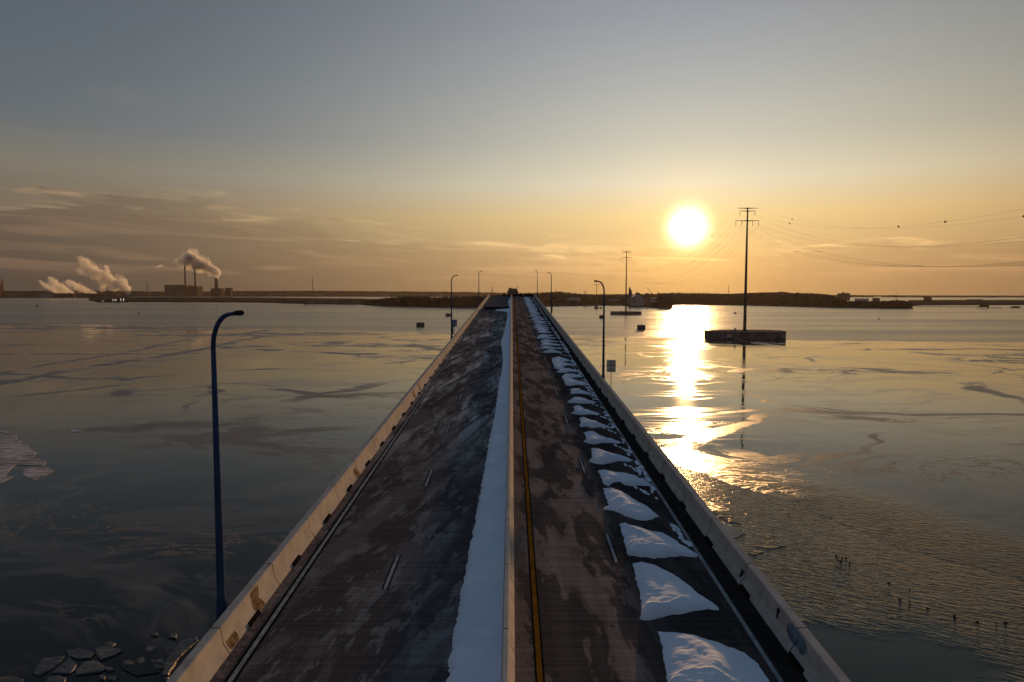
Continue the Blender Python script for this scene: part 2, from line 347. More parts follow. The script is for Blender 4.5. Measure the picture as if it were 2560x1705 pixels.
    # parapet concrete
    def conc(name, c1, c2, joints=True):
        m, n = new_mat(name); p = pos(n); x, y, z = n.sep(p)
        f = n.noise(p, 1.3, 7, .65); g = n.noise(n.xyz(n.m('MULTIPLY', x, 2.0), n.m('MULTIPLY', y, .9), n.m('MULTIPLY', z, .35)), 1.0, 6, .6)
        c = n.mix(n.sm(f, .3, .72), c1, c2)
        c = n.mix(n.m('MULTIPLY', n.sm(g, .56, .74), .45), c, tuple(v * .45 for v in c1))
        h = n.noise(p, 9, 4)
        if joints:
            md = n.m('ABSOLUTE', n.m('SUBTRACT', n.m('FLOORED_MODULO', n.m('SUBTRACT', y, 21.5), 4.82), 2.41))
            j = n.sm(md, 2.378, 2.388)
            c = n.mix(n.m('MULTIPLY', j, .85), c, (.03, .026, .024))
            h = n.m('SUBTRACT', h, n.m('MULTIPLY', j, 3.0))
        finish(n, c, .85, bump(n, h, .006), spec=0.0); M[name] = m
    conc('parapet', (.36, .33, .30), (.47, .435, .40)); conc('median', (.42, .385, .35), (.53, .49, .45)); conc('concrete', (.16, .14, .125), (.26, .235, .21), False)
    M['white_line'] = simple('white_paint', (.27, .28, .29), .6, .3, 3.0)
    M['yellow_line'] = simple('yellow_paint', (.20, .088, .010), .6, .3, 2.0)
    M['black_line'] = simple('black_paint', (.012, .012, .012), .6, .3, 3.0)
    M['scupper'] = simple('drain_slot', (.012, .010, .009), .9, .4, 4.0)
    M['rust'] = simple('rust_stain', (.165, .115, .072), .85, .5, 5.0)
    M['blue_mark'] = simple('blue_paint', (.13, .17, .225), .7, .5, 3.0)
    M['lamp_blue'] = simple('blue_pole_paint', (.045, .07, .13), .55, .15, 2.0)
    M['lamp_dark'] = simple('dark_lamp_housing', (.03, .03, .035), .5, .2, 3.0)
    M['sign_white'] = simple('sign_sheet', (.66, .63, .60), .5, .06, 2.0)
    M['sign_red'] = simple('sign_lettering', (.36, .03, .03), .5, .1, 2.0)
    M['sign_back'] = simple('bare_sign_metal', (.22, .28, .36), .45, .1, 2.0, .6)
    M['post'] = simple('sign_post', (.11, .085, .07), .6, .2, 2.0)
    M['steel'] = simple('weathered_steel', (.115, .082, .068), .6, .25, .2)
    M['wire'] = simple('conductor', (.08, .065, .055), .6, .1, 1.0)
    M['ball'] = simple('marker_ball_paint', (.16, .05, .03), .6, .2, 1.0)
    M['island'] = simple('cofferdam_sheet', (.19, .145, .135), .75, .35, .18)
    M['plate'] = simple('warning_plate', (.5, .46, .44), .6, .1, .5)
    M['plate_red'] = simple('plate_header', (.42, .12, .08), .6, .1, .5)
    M['black'] = simple('dark_barrier', (.018, .017, .018), .8, .3, 1.0)
    M['girder'] = simple('girder_steel', (.10, .14, .16), .6, .2, .5)
    M['pier'] = simple('far_pier_concrete', (.15, .115, .088), .85, .2, .08)
    M['brick'] = simple('plant_wall', (.17, .12, .105), .85, .2, .02)
    M['plant_dark'] = simple('plant_dark_wall', (.09, .075, .065), .85, .2, .02)
    M['plant_pale'] = simple('plant_pale_wall', (.36, .35, .36), .8, .12, .02)
    M['roof_metal'] = simple('roof_sheet', (.30, .27, .26), .4, .15, .02)
    M['stack_red'] = simple('red_stack', (.22, .06, .045), .8, .25, .05)
    M['hull'] = simple('hull_paint', (.045, .04, .038), .6, .3, .03)
    M['duck'] = simple('duck_plumage', (.02, .018, .016), .7, .3, 3.0)
    M['solar'] = simple('solar_panel', (.03, .03, .04), .3, .2, 1.0)
    # land
    m, n = new_mat('land'); p = pos(n); x, y, z = n.sep(p)
    f = n.noise(p, .012, 7, .65); g = n.noise(n.xyz(n.m('MULTIPLY', x, .003), n.m('MULTIPLY', y, .012)), 1.0, 6, .65)
    c = n.mix(n.sm(f, .35, .65), (.026, .023, .021), (.066, .056, .048))
    c = n.mix(n.m('MULTIPLY', n.sm(g, .60, .68), .6), c, (.30, .29, .30))
    finish(n, c, .95, spec=0.0); M['land'] = m
    m, n = new_mat('wooded_hill'); p = pos(n)
    f = n.noise(p, .035, 7, .7)
    finish(n, n.mix(n.sm(f, .35, .65), (.021, .019, .017), (.054, .046, .039)), .95, bump(n, f, 12.0), spec=0.0); M['hill'] = m
    m, n = new_mat('bare_twigs'); p = pos(n); f = n.noise(p, .05, 4, .6)
    finish(n, n.mix(n.sm(f, .35, .65), (.028, .024, .020), (.066, .054, .044)), .9, spec=0.0); M['twigs'] = m
    m, n = new_mat('lit_lamp')
    e = n.node('ShaderNodeEmission', {'Color': (1, .93, .8), 'Strength': 3.5}); o = n.node('ShaderNodeOutputMaterial'); n.t.links.new(e.outputs[0], o.inputs[0]); M['lit'] = m
    def smoke(name, dens, col):
        m, n = new_mat(name)
        v = n.node('ShaderNodeVolumePrincipled', {'Color': col, 'Density': dens, 'Anisotropy': .25})
        o = n.node('ShaderNodeOutputMaterial'); n.t.links.new(v.outputs[0], o.inputs['Volume']); M[name] = m
    smoke('steam', .032, (.97, .96, .95)); smoke('stack_smoke', .05, (.93, .93, .94)); smoke('fringe', .007, (.96, .95, .94)); smoke('thin_steam', .025, (.97, .95, .93))
    m, n = new_mat('haze_air')
    v = n.node('ShaderNodeVolumePrincipled', {'Color': (.50, .44, .40), 'Density': 1.5e-5, 'Anisotropy': .5})
    o = n.node('ShaderNodeOutputMaterial'); n.t.links.new(v.outputs[0], o.inputs['Volume']); M['haze'] = m
mats()
# ------------------------------------------------------------------ water, ice, haze
def setting():
    mb = MB(); mb.add([(-8600, -300, 0), (8600, -300, 0), (8600, 8900, 0), (-8600, 8900, 0)], [(0, 1, 2, 3)])
    tag(obj('water', mb, M['water']), kind='structure')
    far = [(-420, 800), (0, 807), (300, 813), (543, 819), (800, 825), (1142, 835), (1414, 838), (1631, 842), (1903, 850), (2200, 853), (2560, 856), (2980, 860)]
    pts = []
    for i in range(341):
        px = -420 + i * 10
        py = lerp_tab(far, px) + fbm(px * .012, 3.0) * 2.2 + fbm(px * .06, 8.0) * .8
        pts.append(water_pt(px, py).xy)
    near = [(1690, 1165), (1760, 1185), (1830, 1212), (1915, 1236), (2000, 1264), (2120, 1316), (2250, 1365), (2400, 1408), (2560, 1450), (2980, 1540)]
    for i in range(130):
        px = 2980 - i * 10
        pts.append(water_pt(px, lerp_tab(near, px) + fbm(px * .01, 1.0) * 8 + fbm(px * .06, 5.0) * 2).xy)
    pts += [Vector((20, 170)), Vector((-4, 150)), Vector((-3, -50)), Vector((-500, -50))]
    mb = MB(); mb.prism([tuple(p) for p in pts], -.3, .008)
    tag(obj('ice_sheet', mb, M['ice']), kind='structure')
    mb = MB(); mb.box((0, 4330, 239), (17800, 9800, 480))
    tag(obj('haze', mb, M['haze']), kind='stuff')
setting()
# floating plates of ice, traced where they lie
def rough_outline(pts, amt, sub=7, seed=0.0):
    out = []
    for (a, b) in zip(pts, pts[1:] + pts[:1]):
        a, b = Vector(a), Vector(b)
        for k in range(sub):
            q = a.lerp(b, k / sub); L = amt * (b - a).length
            fq = .9 if amt < .1 else .22
            out.append((q.x + fbm(q.x * fq, q.y * fq, seed) * L, q.y + fbm(q.x * fq, q.y * fq, seed + 5) * L))
    return out
def floe(px_pts, h_, material, label, tilt=0.0, group=None):
    h = .06 if material is M['white_ice'] else h_ * .45; P = [water_pt(*p) for p in px_pts]; c = sum(P, Vector()) / len(P)
    loc = [(p.x - c.x, p.y - c.y) for p in P]
    o = rough_outline(loc, .05 if h_ < .45 else .11, 7, c.x)
    mb = MB(); n = len(o)
    if sum(o[i][0] * o[(i + 1) % n][1] - o[(i + 1) % n][0] * o[i][1] for i in range(n)) < 0: o = o[::-1]
    ins = []
    for k in range(n):                                   # a small inset along the outline normal
        a, b = o[k - 1], o[(k + 1) % n]; L = math.hypot(b[0] - a[0], b[1] - a[1]) or 1
        ins.append((o[k][0] - (b[1] - a[1]) / L * h * .5, o[k][1] + (b[0] - a[0]) / L * h * .5))
    vs = [(x, y, -.2) for x, y in o] + [(x, y, h * .6 + x * tilt) for x, y in o] + [(x, y, h + x * tilt) for x, y in ins]
    mb.add(vs, [(i * n + k, i * n + (k + 1) % n, (i + 1) * n + (k + 1) % n, (i + 1) * n + k) for i in range(2) for k in range(n)] + [tuple(range(2 * n, 3 * n)), tuple(range(n - 1, -1, -1))])
    ob = obj('ice_floe', mb, material); ob.location = (c.x, c.y, .03)
    return tag(ob, label, 'ice floe', group)
def q5(l): return [(x * .4498, 1000 + y * .4498) for x, y in l]
def q7(l): return [(1200 + x * .3858, 1100 + y * .3858) for x, y in l]
G = 'ice floes in the corner below the left parapet'
floe(q5([(175, 1525), (240, 1440), (360, 1428), (350, 1450), (290, 1500), (220, 1540)]), .35, M['floe'], 'long bluish ice floe at the left end of the floe cluster in the dark corner', .01, G)
floe(q5([(285, 1525), (340, 1475), (385, 1440), (425, 1480), (415, 1505), (385, 1530)]), .35, M['floe'], 'small rounded grey ice floe between the long bluish floe and the wide flat one', -.01, G)
floe(q5([(360, 1400), (440, 1385), (530, 1412), (500, 1440), (430, 1445), (385, 1430)]), .3, M['floe'], 'teal tinted oval ice floe at the top of the floe cluster', .015, G)
floe(q5([(525, 1390), (590, 1375), (690, 1395), (640, 1425), (560, 1452), (540, 1430)]), .4, M['floe'], 'brownish pointed ice floe at the top right of the floe cluster', .0, G)
floe(q5([(425, 1505), (460, 1465), (530, 1450), (595, 1498), (560, 1520), (420, 1535)]), .35, M['floe'], 'wide flat brown grey ice floe in the middle of the floe cluster', .01, G)
floe(q5([(262, 1548), (330, 1533), (370, 1552), (350, 1620), (255, 1620)]), .3, M['floe'], 'ice floe cut by the bottom edge below the small rounded floe', .0, G)
floe(q5([(-30, 1550), (60, 1537), (130, 1560), (120, 1620), (-30, 1620)]), .3, M['floe'], 'bluish ice floe cut by the bottom left corner of the photo', .0, G)
floe(q5([(690, 1410), (800, 1380), (920, 1385), (950, 1430), (885, 1520), (760, 1540), (680, 1500), (650, 1450)]), .22, M['ice_dark'], 'large dark thin ice floe right of the floe cluster', .0, G)
floe(q5([(905, 1480), (960, 1400), (1000, 1350), (1090, 1325), (1105, 1345), (1040, 1400), (990, 1450), (940, 1540), (900, 1545)]), .6, M['floe'], 'rough glinting ridge of broken ice close to the left parapet', .0, G)
floe(q5([(-60, 150), (0, 165), (40, 170), (80, 200), (140, 255), (190, 290), (250, 345), (240, 365), (150, 365), (90, 365), (50, 390), (45, 440), (0, 460), (-60, 480)]), .46, M['white_ice'], 'large white ridged ice patch cut by the left edge of the photo', .0, 'white ice patches on the left')
floe(q5([(120, 390), (180, 375), (270, 378), (300, 395), (250, 420), (190, 445), (140, 425)]), .35, M['white_ice'], 'smaller white ice patch just below the large white ridged patch', .0, 'white ice patches on the left')
floe(q5([(388, 170), (420, 165), (460, 166), (455, 177), (392, 180)]), .2, M['white_ice'], 'tiny pale ice patch on the grey ice left of the nearest lamp', .0, 'white ice patches on the left')
rk = random.Random(5)
for k in range(16):
    cx, cy = rk.uniform(225, 500), rk.uniform(1585, 1700); r_ = rk.uniform(5, 13); n_ = rk.randint(5, 7); a0 = rk.random() * 6
    floe([(cx + math.cos(a0 + 6.283 * i / n_) * r_ * rk.uniform(.8, 1.7), cy + math.sin(a0 + 6.283 * i / n_) * r_ * rk.uniform(.45, .8)) for i in range(n_)], rk.uniform(.25, .44), M['floe'],
         'small broken ice chunk between the floe cluster and the left parapet', rk.uniform(-.04, .04), 'small ice chunks below the left parapet')
G = 'ice plates in the ripples right of the bridge'
floe(q7([(1420, 395), (1530, 400), (1600, 440), (1690, 545), (1600, 530), (1520, 480)]), .1, M['ice'], 'long golden ice plate beside the right parapet', .0, G)
floe(q7([(1790, 690), (1830, 655), (1900, 655), (1985, 690), (1880, 705)]), .1, M['ice'], 'golden pointed ice plate farthest from the right parapet', .0, G)
floe(q7([(1735, 740), (1780, 715), (1840, 725), (1780, 748)]), .1, M['ice'], 'small golden ice plate just below the pointed one', .0, G)
floe(q7([(1480, 560), (1560, 540), (1660, 570), (1720, 610), (1640, 640), (1560, 610)]), .1, M['ice_dark'], 'grey ice plate between the long golden plate and the pointed one', .0, G)
# ------------------------------------------------------------------ the bridge
Y0, Y1 = -45.0, 286.0
XL, XR, XM = -9.22, 9.02, -.20          # parapet feet, middle of the median
def bridge():
    br = thing('bridge', (0, 0, 0), 'long four lane road bridge running straight away over the icy river to a broken end', 'bridge')
    ys = [Y0 + (Y1 - Y0) * i / 12 for i in range(13)]
    mb = MB(); mb.profile_y([(XL - .5, -.3), (XM, -.3), (XM, 0), (XL - .5, 0)], ys, zd); obj('left_roadway', mb, M['left_road'], br, fix=True)
    mb = MB(); mb.profile_y([(XM + .002, -.3), (XR + .5, -.3), (XR + .5, 0), (XM + .002, 0)], ys, zd); obj('right_roadway', mb, M['right_road'], br, fix=True)
    yl = [Y0 + (Y1 - Y0) * i / 300 for i in range(301)]
    H = .88
    mb = MB(); mb.profile_y([(XL, .004), (XL - .04, .09), (XL - .20, .34), (XL - .27, H - .02), (XL - .30, H), (XL - .58, H), (XL - .60, H - .02), (XL - .60, -.6), (XL - .505, -.6), (XL - .505, .004)], yl, zd)
    pl = obj('parapet', mb, M['parapet'], br, fix=True); pl['label'] = 'left parapet with its inner face lit orange by the sun'
    mb = MB(); mb.profile_y([(XR, .004), (XR + .04, .09), (XR + .20, .34), (XR + .27, H - .02), (XR + .30, H), (XR + .58, H), (XR + .60, H - .02), (XR + .60, -.6), (XR + .505, -.6), (XR + .505, .004)], yl, zd)
    pr = obj('parapet', mb, M['parapet'], br, fix=True); pr['label'] = 'right parapet with its inner face in shade'
    hm = .86
    mb = MB(); mb.profile_y([(XM - .29, .004), (XM - .27, .08), (XM - .13, .32), (XM - .09, hm - .02), (XM - .07, hm), (XM + .07, hm), (XM + .09, hm - .02), (XM + .13, .32), (XM + .27, .08), (XM + .29, .004)], yl, zd)
    obj('median_barrier', mb, M['median'], br, fix=True)
    def line(name, x, w, y0, y1, mat, lift=.005, n=1):
        mb = MB(); vs = []
        for i in range(n + 1):
            y = y0 + (y1 - y0) * i / n; vs += [(x - w / 2, y, zd(y) + lift), (x + w / 2, y, zd(y) + lift)]
        mb.add(vs, [(2 * i, 2 * i + 1, 2 * i + 3, 2 * i + 2) for i in range(n)]); return obj(name, mb, mat, br)
    line('edge_line', -8.60, .15, Y0, 196, M['white_line'], n=20); line('edge_line', 8.20, .15, Y0, 282, M['white_line'], n=20)
    line('edge_line_border', -8.60, .36, Y0, 196, M['black_line'], .0025, 20)
    line('yellow_line', .86, .17, Y0, 282, M['yellow_line'], .006, 20); line('yellow_line_border', .86, .30, Y0, 282, M['black_line'], .003, 20)
    for x, s0, end in ((-4.98, 26.0, 190), (4.47, 28.4, 200)):
        y = s0 - 12.6
        while y < end:
            d = line('lane_dash', x, .14, y, y + 3.1, M['white_line'], .007)
            b = line('dash_border', x, .27, y - .03, y + 3.13, M['black_line'], .0035); b.parent = d
            y += 12.6
    # drain slots at the foot of the parapets (one per panel), rust and paint marks on the faces
    for side, par in ((-1, pl), (1, pr)):
        y = 21.5 + 1.7 if side < 0 else 20.4
        k = 0
        while y < 165:
            xf = XL if side < 0 else XR
            mb = MB(); L = .85 + .25 * random.random()
            mb.profile_y([(xf - side * .07, .006), (xf + side * .05, .006), (xf + side * .05, .13), (xf - side * .002, .13), (xf - side * .03, .10)], [y, y + L * .5, y + L], zd)
            obj('drain_slot', mb, M['scupper'], par, fix=True)
            y += 4.82; k += 1
        for y0, y1, h0, h1, mt, nm in ([(24.0, 24.7, .02, .80, 'rust', 'rust_patch'), (21.6, 22.4, .02, .32, 'rust', 'rust_patch'), (40.0, 40.7, .02, .5, 'rust', 'rust_patch'), (64.3, 65.2, .05, .75, 'rust', 'rust_patch'), (68.5, 69.0, .05, .75, 'rust', 'rust_patch')] if side < 0 else [(20.6, 21.9, .30, .80, 'blue_mark', 'blue_paint_mark'), (26.5, 26.75, .2, .5, 'scupper', 'dark_streak'), (22.9, 23.1, .40, .75, 'scupper', 'dark_streak'), (35.5, 35.6, .1, .6, 'scupper', 'dark_streak'), (40.3, 40.4, .1, .6, 'scupper', 'dark_streak'), (45.2, 45.3, .1, .6, 'scupper', 'dark_streak')]):
            mb = MB(); vs = []; N = 10
            def fx(h):
                return lerp_tab([(0, 0), (.09, .04), (.34, .20), (.86, .27)], h)
            xf = XL if side < 0 else XR
            for i in range(N + 1):
                h = h0 + (h1 - h0) * i / N
                w = (fbm(h * 4, y0) * .12) + (math.sin(math.pi * (i / N * .9 + .08)) * .3 if mt == 'blue_mark' else 0)
                a, b = y0 + fbm(h * 3, y0 + 4) * .12, y1 + w
                if mt == 'blue_mark': a = y0 + .4 - w
                for yy in (a, b): vs.append((xf + side * (fx(h) - .004), yy, zd(yy) + h))
            mb.add(vs, [(2 * i, 2 * i + 1, 2 * i + 3, 2 * i + 2) for i in range(N)])
            obj(nm, mb, M[mt], par)
    # girders and piers under the deck
    for x in (-7, -2.4, 2.4, 7):
        mb = MB(); mb.profile_y([(x - .3, -2.3), (x + .3, -2.3), (x + .3, -.31), (x - .3, -.31)], [Y0, Y1], zd); obj('girder', mb, M['girder'], br, fix=True)
    for y in (-20, 45, 110, 175, 240):
        mb = MB(); z = zd(y) - 2.32
        mb.box((0, y, z - 1.0), (17, 2.4, 2.0))
        for x in (-5.5, 5.5): mb.box((x, y, (z - 2.0 - .9) / 2), (2.2, 2.2, z - 2.0 + .9))
        obj('pier', mb, M['concrete'], br)
    return br
bridge()
# ------------------------------------------------------------------ snow on the deck
def poly_dist(p, poly):
    best = 1e9; q = None
    for a, b in zip(poly, poly[1:] + poly[:1]):
        ax, ay, bx, by = a[0], a[1], b[0], b[1]
        dx, dy = bx - ax, by - ay; L = dx * dx + dy * dy or 1e-9
        t = max(0, min(1, ((p[0] - ax) * dx + (p[1] - ay) * dy) / L))
        X, Y = ax + t * dx, ay + t * dy; d = math.hypot(p[0] - X, p[1] - Y)
        if d < best: best, q = d, (X, Y)
    return best, q
def inside(p, poly):
    c = False
    for (ax, ay), (bx, by) in zip(poly, poly[1:] + poly[:1]):
        if (ay > p[1]) != (by > p[1]) and p[0] < (bx - ax) * (p[1] - ay) / (by - ay) + ax: c = not c
    return c
def drift(poly, H, label, step=.09, seed=0, group='snow drifts along the right parapet'):
    poly = [tuple(p) for p in poly]
    out = []                                     # a rougher outline, most of all along the ragged left side
    for a, b in zip(poly, poly[1:] + poly[:1]):
        L = math.hypot(b[0] - a[0], b[1] - a[1]); k = max(1, int(L / .18))
        for i in range(k):
            t = i / k; x, y = a[0] + (b[0] - a[0]) * t, a[1] + (b[1] - a[1]) * t
            out.append((x + fbm(x * 3, y * 3, seed) * .07, y + fbm(x * 3, y * 3, seed + 7) * .10))
    poly = out
    x0, x1 = min(p[0] for p in poly), max(p[0] for p in poly); y0, y1 = min(p[1] for p in poly), max(p[1] for p in poly)
    nx, ny = int((x1 - x0) / step) + 2, int((y1 - y0) / step) + 2
    idx = {}; mb = MB(); vs = []; fs = []
    x0 -= step; y0 -= step; nx += 2; ny += 2
    ins_ = {(i, j) for i in range(nx + 1) for j in range(ny + 1) if inside((x0 + i * step, y0 + j * step), poly)}
    cells = [(i, j) for i in range(nx) for j in range(ny) if (i, j) in ins_ or (i + 1, j) in ins_ or (i, j + 1) in ins_ or (i + 1, j + 1) in ins_]
    cx, cy = (x0 + x1) / 2, (y0 + y1) / 2
    def vid(i, j):
        if (i, j) in idx: return idx[(i, j)]
        p = (x0 + i * step, y0 + j * step); d, q = poly_dist(p, poly)
        if (i, j) not in ins_: p, d = q, 0
        # thick in the middle, a sharper ridge towards the near edge
        u = (p[0] - x0) / max(x1 - x0, .1); w = (p[1] - y0) / max(y1 - y0, .1)
        sx = .34 + .22 * math.sin(w * 3 + seed); sn = .24 + .10 * math.sin(u * 5 + seed)
        face = 1 - math.exp(-d / (.16 if w < sn else .55))
        h = H * face * ((1.0 - .62 * max(0, w - sn) / (1 - sn)) * (1.0 - .6 * max(0, u - sx) / (1 - sx))) * .85
        h += H * .38 * math.exp(-((u - sx) / .13) ** 2) * face * (.4 + .6 * w)
        h += (fbm(p[0] * 1.1, p[1] * 1.1, seed) * .05 + fbm(p[0] * 4, p[1] * 6, seed) * .006) * (1 - math.exp(-d / .25))
        vs.append((p[0] - cx, p[1] - cy, GRADE * (p[1] - cy) + (max(.004, h) if d > 0 else -.004)))
        idx[(i, j)] = len(vs) - 1; return len(vs) - 1
    for i, j in cells: fs.append((vid(i, j), vid(i + 1, j), vid(i + 1, j + 1), vid(i, j + 1)))
    mb.add(vs, fs)
    o = obj('snow_drift', mb, M['snow'], smooth=True); o.location = (cx, cy, zd(cy))
    return tag(o, label, 'snow drift', group)
def q8(l): return [(1270 + x * .2168, 960 + y * .2168) for x, y in l]
def q9(l): return [(1280 + x * .2041, 780 + y * .2041) for x, y in l]
DR = [
 (q7([(1155, 1243), (1270, 1245), (1390, 1262), (1500, 1300), (1640, 1345), (1720, 1380), (1780, 1430), (1840, 1500), (1890, 1580), (1900, 1690), (1700, 1720), (1230, 1720), (1215, 1568), (1195, 1430), (1175, 1310)]), .42, 'largest snow drift, cut by the bottom edge beside the right edge line'),
 (q7([(985, 795), (1050, 787), (1130, 808), (1210, 845), (1290, 895), (1370, 955), (1440, 1010), (1500, 1060), (1545, 1085), (1555, 1103), (1480, 1100), (1390, 1108), (1290, 1130), (1200, 1140), (1120, 1165), (1060, 1175), (1040, 1160), (1048, 1090), (1040, 1010), (1010, 900)]), .46, 'tall fin shaped snow drift, second from the bottom edge'),
 (q7([(905, 545), (940, 538), (1010, 555), (1090, 585), (1180, 600), (1250, 635), (1310, 680), (1370, 715), (1415, 745), (1400, 758), (1300, 752), (1200, 760), (1130, 772), (1040, 755), (960, 750), (945, 690), (930, 630)]), .42, 'triangular snow drift beside the nearest white lane dash, third from the bottom edge'),
 (q7([(795, 315), (850, 308), (900, 325), (960, 355), (1020, 395), (1080, 425), (1130, 465), (1160, 495), (1100, 520), (1040, 522), (980, 505), (920, 485), (860, 455), (790, 448), (835, 425), (820, 380)]), .46, 'snow drift with a pink sunlit crest, fourth from the bottom edge'),
 (q7([(765, 200), (810, 195), (870, 205), (950, 213), (1010, 230), (1060, 260), (1120, 290), (1110, 302), (1050, 295), (990, 298), (940, 295), (905, 270), (860, 275), (835, 300), (800, 285), (790, 250)]), .40, 'snow drift with a hollow scooped from its near side, fifth from the bottom edge'),
 (q8([(955, 745), (990, 735), (1060, 750), (1130, 775), (1200, 815), (1280, 815), (1380, 845), (1450, 885), (1380, 895), (1280, 890), (1180, 910), (1090, 928), (1010, 920), (925, 890), (985, 880), (970, 820)]), .44, 'snow drift with a long thin spit to the left, sixth from the bottom edge'),
 (q8([(865, 560), (920, 550), (990, 548), (1060, 585), (1140, 620), (1220, 645), (1310, 675), (1280, 688), (1180, 678), (1080, 680), (1000, 695), (930, 685), (860, 660), (910, 645), (895, 600)]), .42, 'snow drift with a blunt top and long right tail, seventh from the bottom edge'),
 (q8([(820, 395), (870, 385), (930, 405), (1000, 430), (1080, 455), (1150, 485), (1200, 512), (1120, 500), (1050, 500), (960, 508), (910, 490), (850, 500), (820, 480), (845, 450)]), .42, 'notched snow drift beside the third visible lane dash, eighth from the bottom edge'),
 (q8([(750, 260), (800, 242), (850, 260), (900, 300), (980, 325), (1070, 350), (1000, 352), (920, 350), (850, 358), (790, 350), (720, 337), (765, 320), (768, 290)]), .44, 'pointed snow drift with an orange streak on its crest, ninth from the bottom edge'),
 (q8([(740, 170), (770, 150), (830, 148), (890, 165), (960, 198), (1030, 215), (960, 222), (870, 228), (780, 222), (680, 215), (725, 200)]), .40, 'low domed snow drift with a thin left spit, tenth from the bottom edge'),
 (q8([(715, 60), (760, 45), (830, 62), (900, 90), (960, 112), (880, 118), (820, 108), (770, 115), (720, 112), (728, 85)]), .38, 'small snow drift below the forked one, eleventh from the bottom edge'),
 (q9([(610, 790), (650, 755), (760, 755), (840, 775), (870, 795), (800, 800), (720, 805), (760, 825), (830, 845), (900, 870), (955, 890), (880, 895), (800, 890), (720, 905), (660, 900), (640, 850)]), .40, 'forked snow drift with two right arms, twelfth from the bottom edge'),
 (q9([(545, 740), (600, 705), (680, 690), (760, 700), (830, 720), (780, 728), (700, 735), (620, 745)]), .36, 'narrow spit of snow above the forked drift with two right arms'),
 (q9([(490, 570), (530, 553), (620, 558), (690, 580), (720, 600), (650, 605), (610, 615), (680, 625), (760, 645), (680, 655), (600, 675), (650, 690), (580, 705), (520, 690), (510, 640), (490, 610)]), .40, 'wide merged snow drift with three right arms, at the start of the tight far row'),
]
for k, (pp, H, lab) in enumerate(DR):
    drift([deck_pt(*p).xy for p in pp], H, lab, .05 if k < 6 else .07 if k < 10 else .11, k * 3.7)
def far_drifts():
    y = 99.0; k = 0; rnd = random.Random(3)
    while y < 278:
        L = 2.8 + rnd.random() * 2.2; xl = 4.55 + rnd.random() * .55; xr = 7.2 + rnd.random() * .8
        P = [(xl, y + L * .75), (xl + .5, y + L), (xl + 1.3, y + L * .9), (xl + 2.0, y + L * .55), (xr, y + L * .12), (xr - .4, y - .1), (xl + 1.6, y + .1 * L), (xl + .6, y), (xl - .35, y + L * .1), (xl + .1, y + L * .4)]
        drift(P, .34 + rnd.random() * .12, 'small blue white snow drift in the tight far row along the right parapet', .2, 50 + k * 1.9)
        y += 3.6 + rnd.random() * 2.2 + (y - 99) * .008; k += 1
far_drifts()
def snow_bank():
    edge = [(-2.05, 10), (-2.02, 22), (-1.98, 26), (-1.86, 32), (-1.75, 40), (-1.62, 50.8), (-1.46, 57), (-1.44, 64), (-1.42, 74), (-1.22, 83), (-1.29, 95.6), (-1.86, 112), (-1.79, 116), (-1.59, 125), (-1.46, 136), (-1.35, 149), (-1.17, 165), (-1.2, 182), (-1.9, 189), (-4.6, 193), (-5.0, 195), (-1.6, 196.4), (-.8, 198), (-.85, 205), (-.98, 215), (-1.3, 228), (-1.46, 242), (-1.2, 252), (-.92, 262), (-.5, 284)]
    tab = [(y, x) for x, y in edge]; ys = []; y = -44.0
    while y < 284: ys.append(y); y += .12 if 8 < y < 60 else .3
    mb = MB(); vs = []; n = 12
    for y in ys:
        xl = lerp_tab(tab, y) + fbm(y * 1.3, 4.0) * .09 + fbm(y * 5.0, 1.0) * .055 + fbm(y * 13.0, 2.0) * .03; xr = XM - .12
        for k in range(n):
            t = k / (n - 1); x = xr + (xl - xr) * t
            h = lerp_tab([(0, .60), (.06, .50), (.2, .46), (.6, .38), (.86, .27), (.95, .20), (1, -.02)], t) * (.92 + .16 * fbm(y * .2, 3))
            h *= 1 if 10 > 0 else 1
            h += (fbm(x * 2.2, y * 1.2, 2) * .035 + fbm(x * 7, y * 7, 5) * .012) * (1 if 0 < k < n - 1 else 0)
            vs.append((x, y, zd(y) + h))
    mb.add(vs, [(i * n + k, (i + 1) * n + k, (i + 1) * n + k + 1, i * n + k + 1) for i in range(len(ys) - 1) for k in range(n - 1)])
    tag(obj('snow_bank', mb, M['snow'], smooth=True, fix=False), 'long ploughed bank of blue white snow against the left side of the median barrier', 'snow bank')
snow_bank()
def scattered_snow():
    mb = MB(); rnd = random.Random(11)
    def blob(x, y, rx, ry, h):
        n = 9; vs = [(x, y, zd(y) + h)]
        for k in range(n):
            a = 2 * math.pi * k / n; r = .6 + .6 * rnd.random()
            X, Y = x + math.cos(a) * rx * r, y + math.sin(a) * ry * r; vs.append((X, Y, zd(Y) + .008))
        mb.add(vs, [(0, 1 + k, 1 + (k + 1) % n) for k in range(n)])
    y = 30.0
    while y < 270:
        for _ in range(2 if y > 80 else 1):
            if fbm(y * .22, 6.0) > (-.08 if y > 60 else .12):
                blob(7.75 + .45 * rnd.random() + (.25 if y > 90 else 0), y + rnd.random(), .05 + .12 * rnd.random(), .15 + .4 * rnd.random(), .02 + .04 * rnd.random())
        y += .35 if y < 120 else .6
    for k in range(14):                      # thin tails drifting from the drifts towards the gutter
        yb = 36 + k * 4.9
        for q in range(9):
            t = q / 8
            if rnd.random() < .75: blob(7.0 + 1.1 * t + rnd.uniform(-.08, .08), yb + 2.6 - 2.8 * t, .07 + .07 * rnd.random(), .2 + .2 * rnd.random(), .025)
    tag(obj('scattered_snow', mb, M['snow'], smooth=True), 'crumbs and thin tails of snow along the right edge line', 'snow', kind='stuff')
scattered_snow()
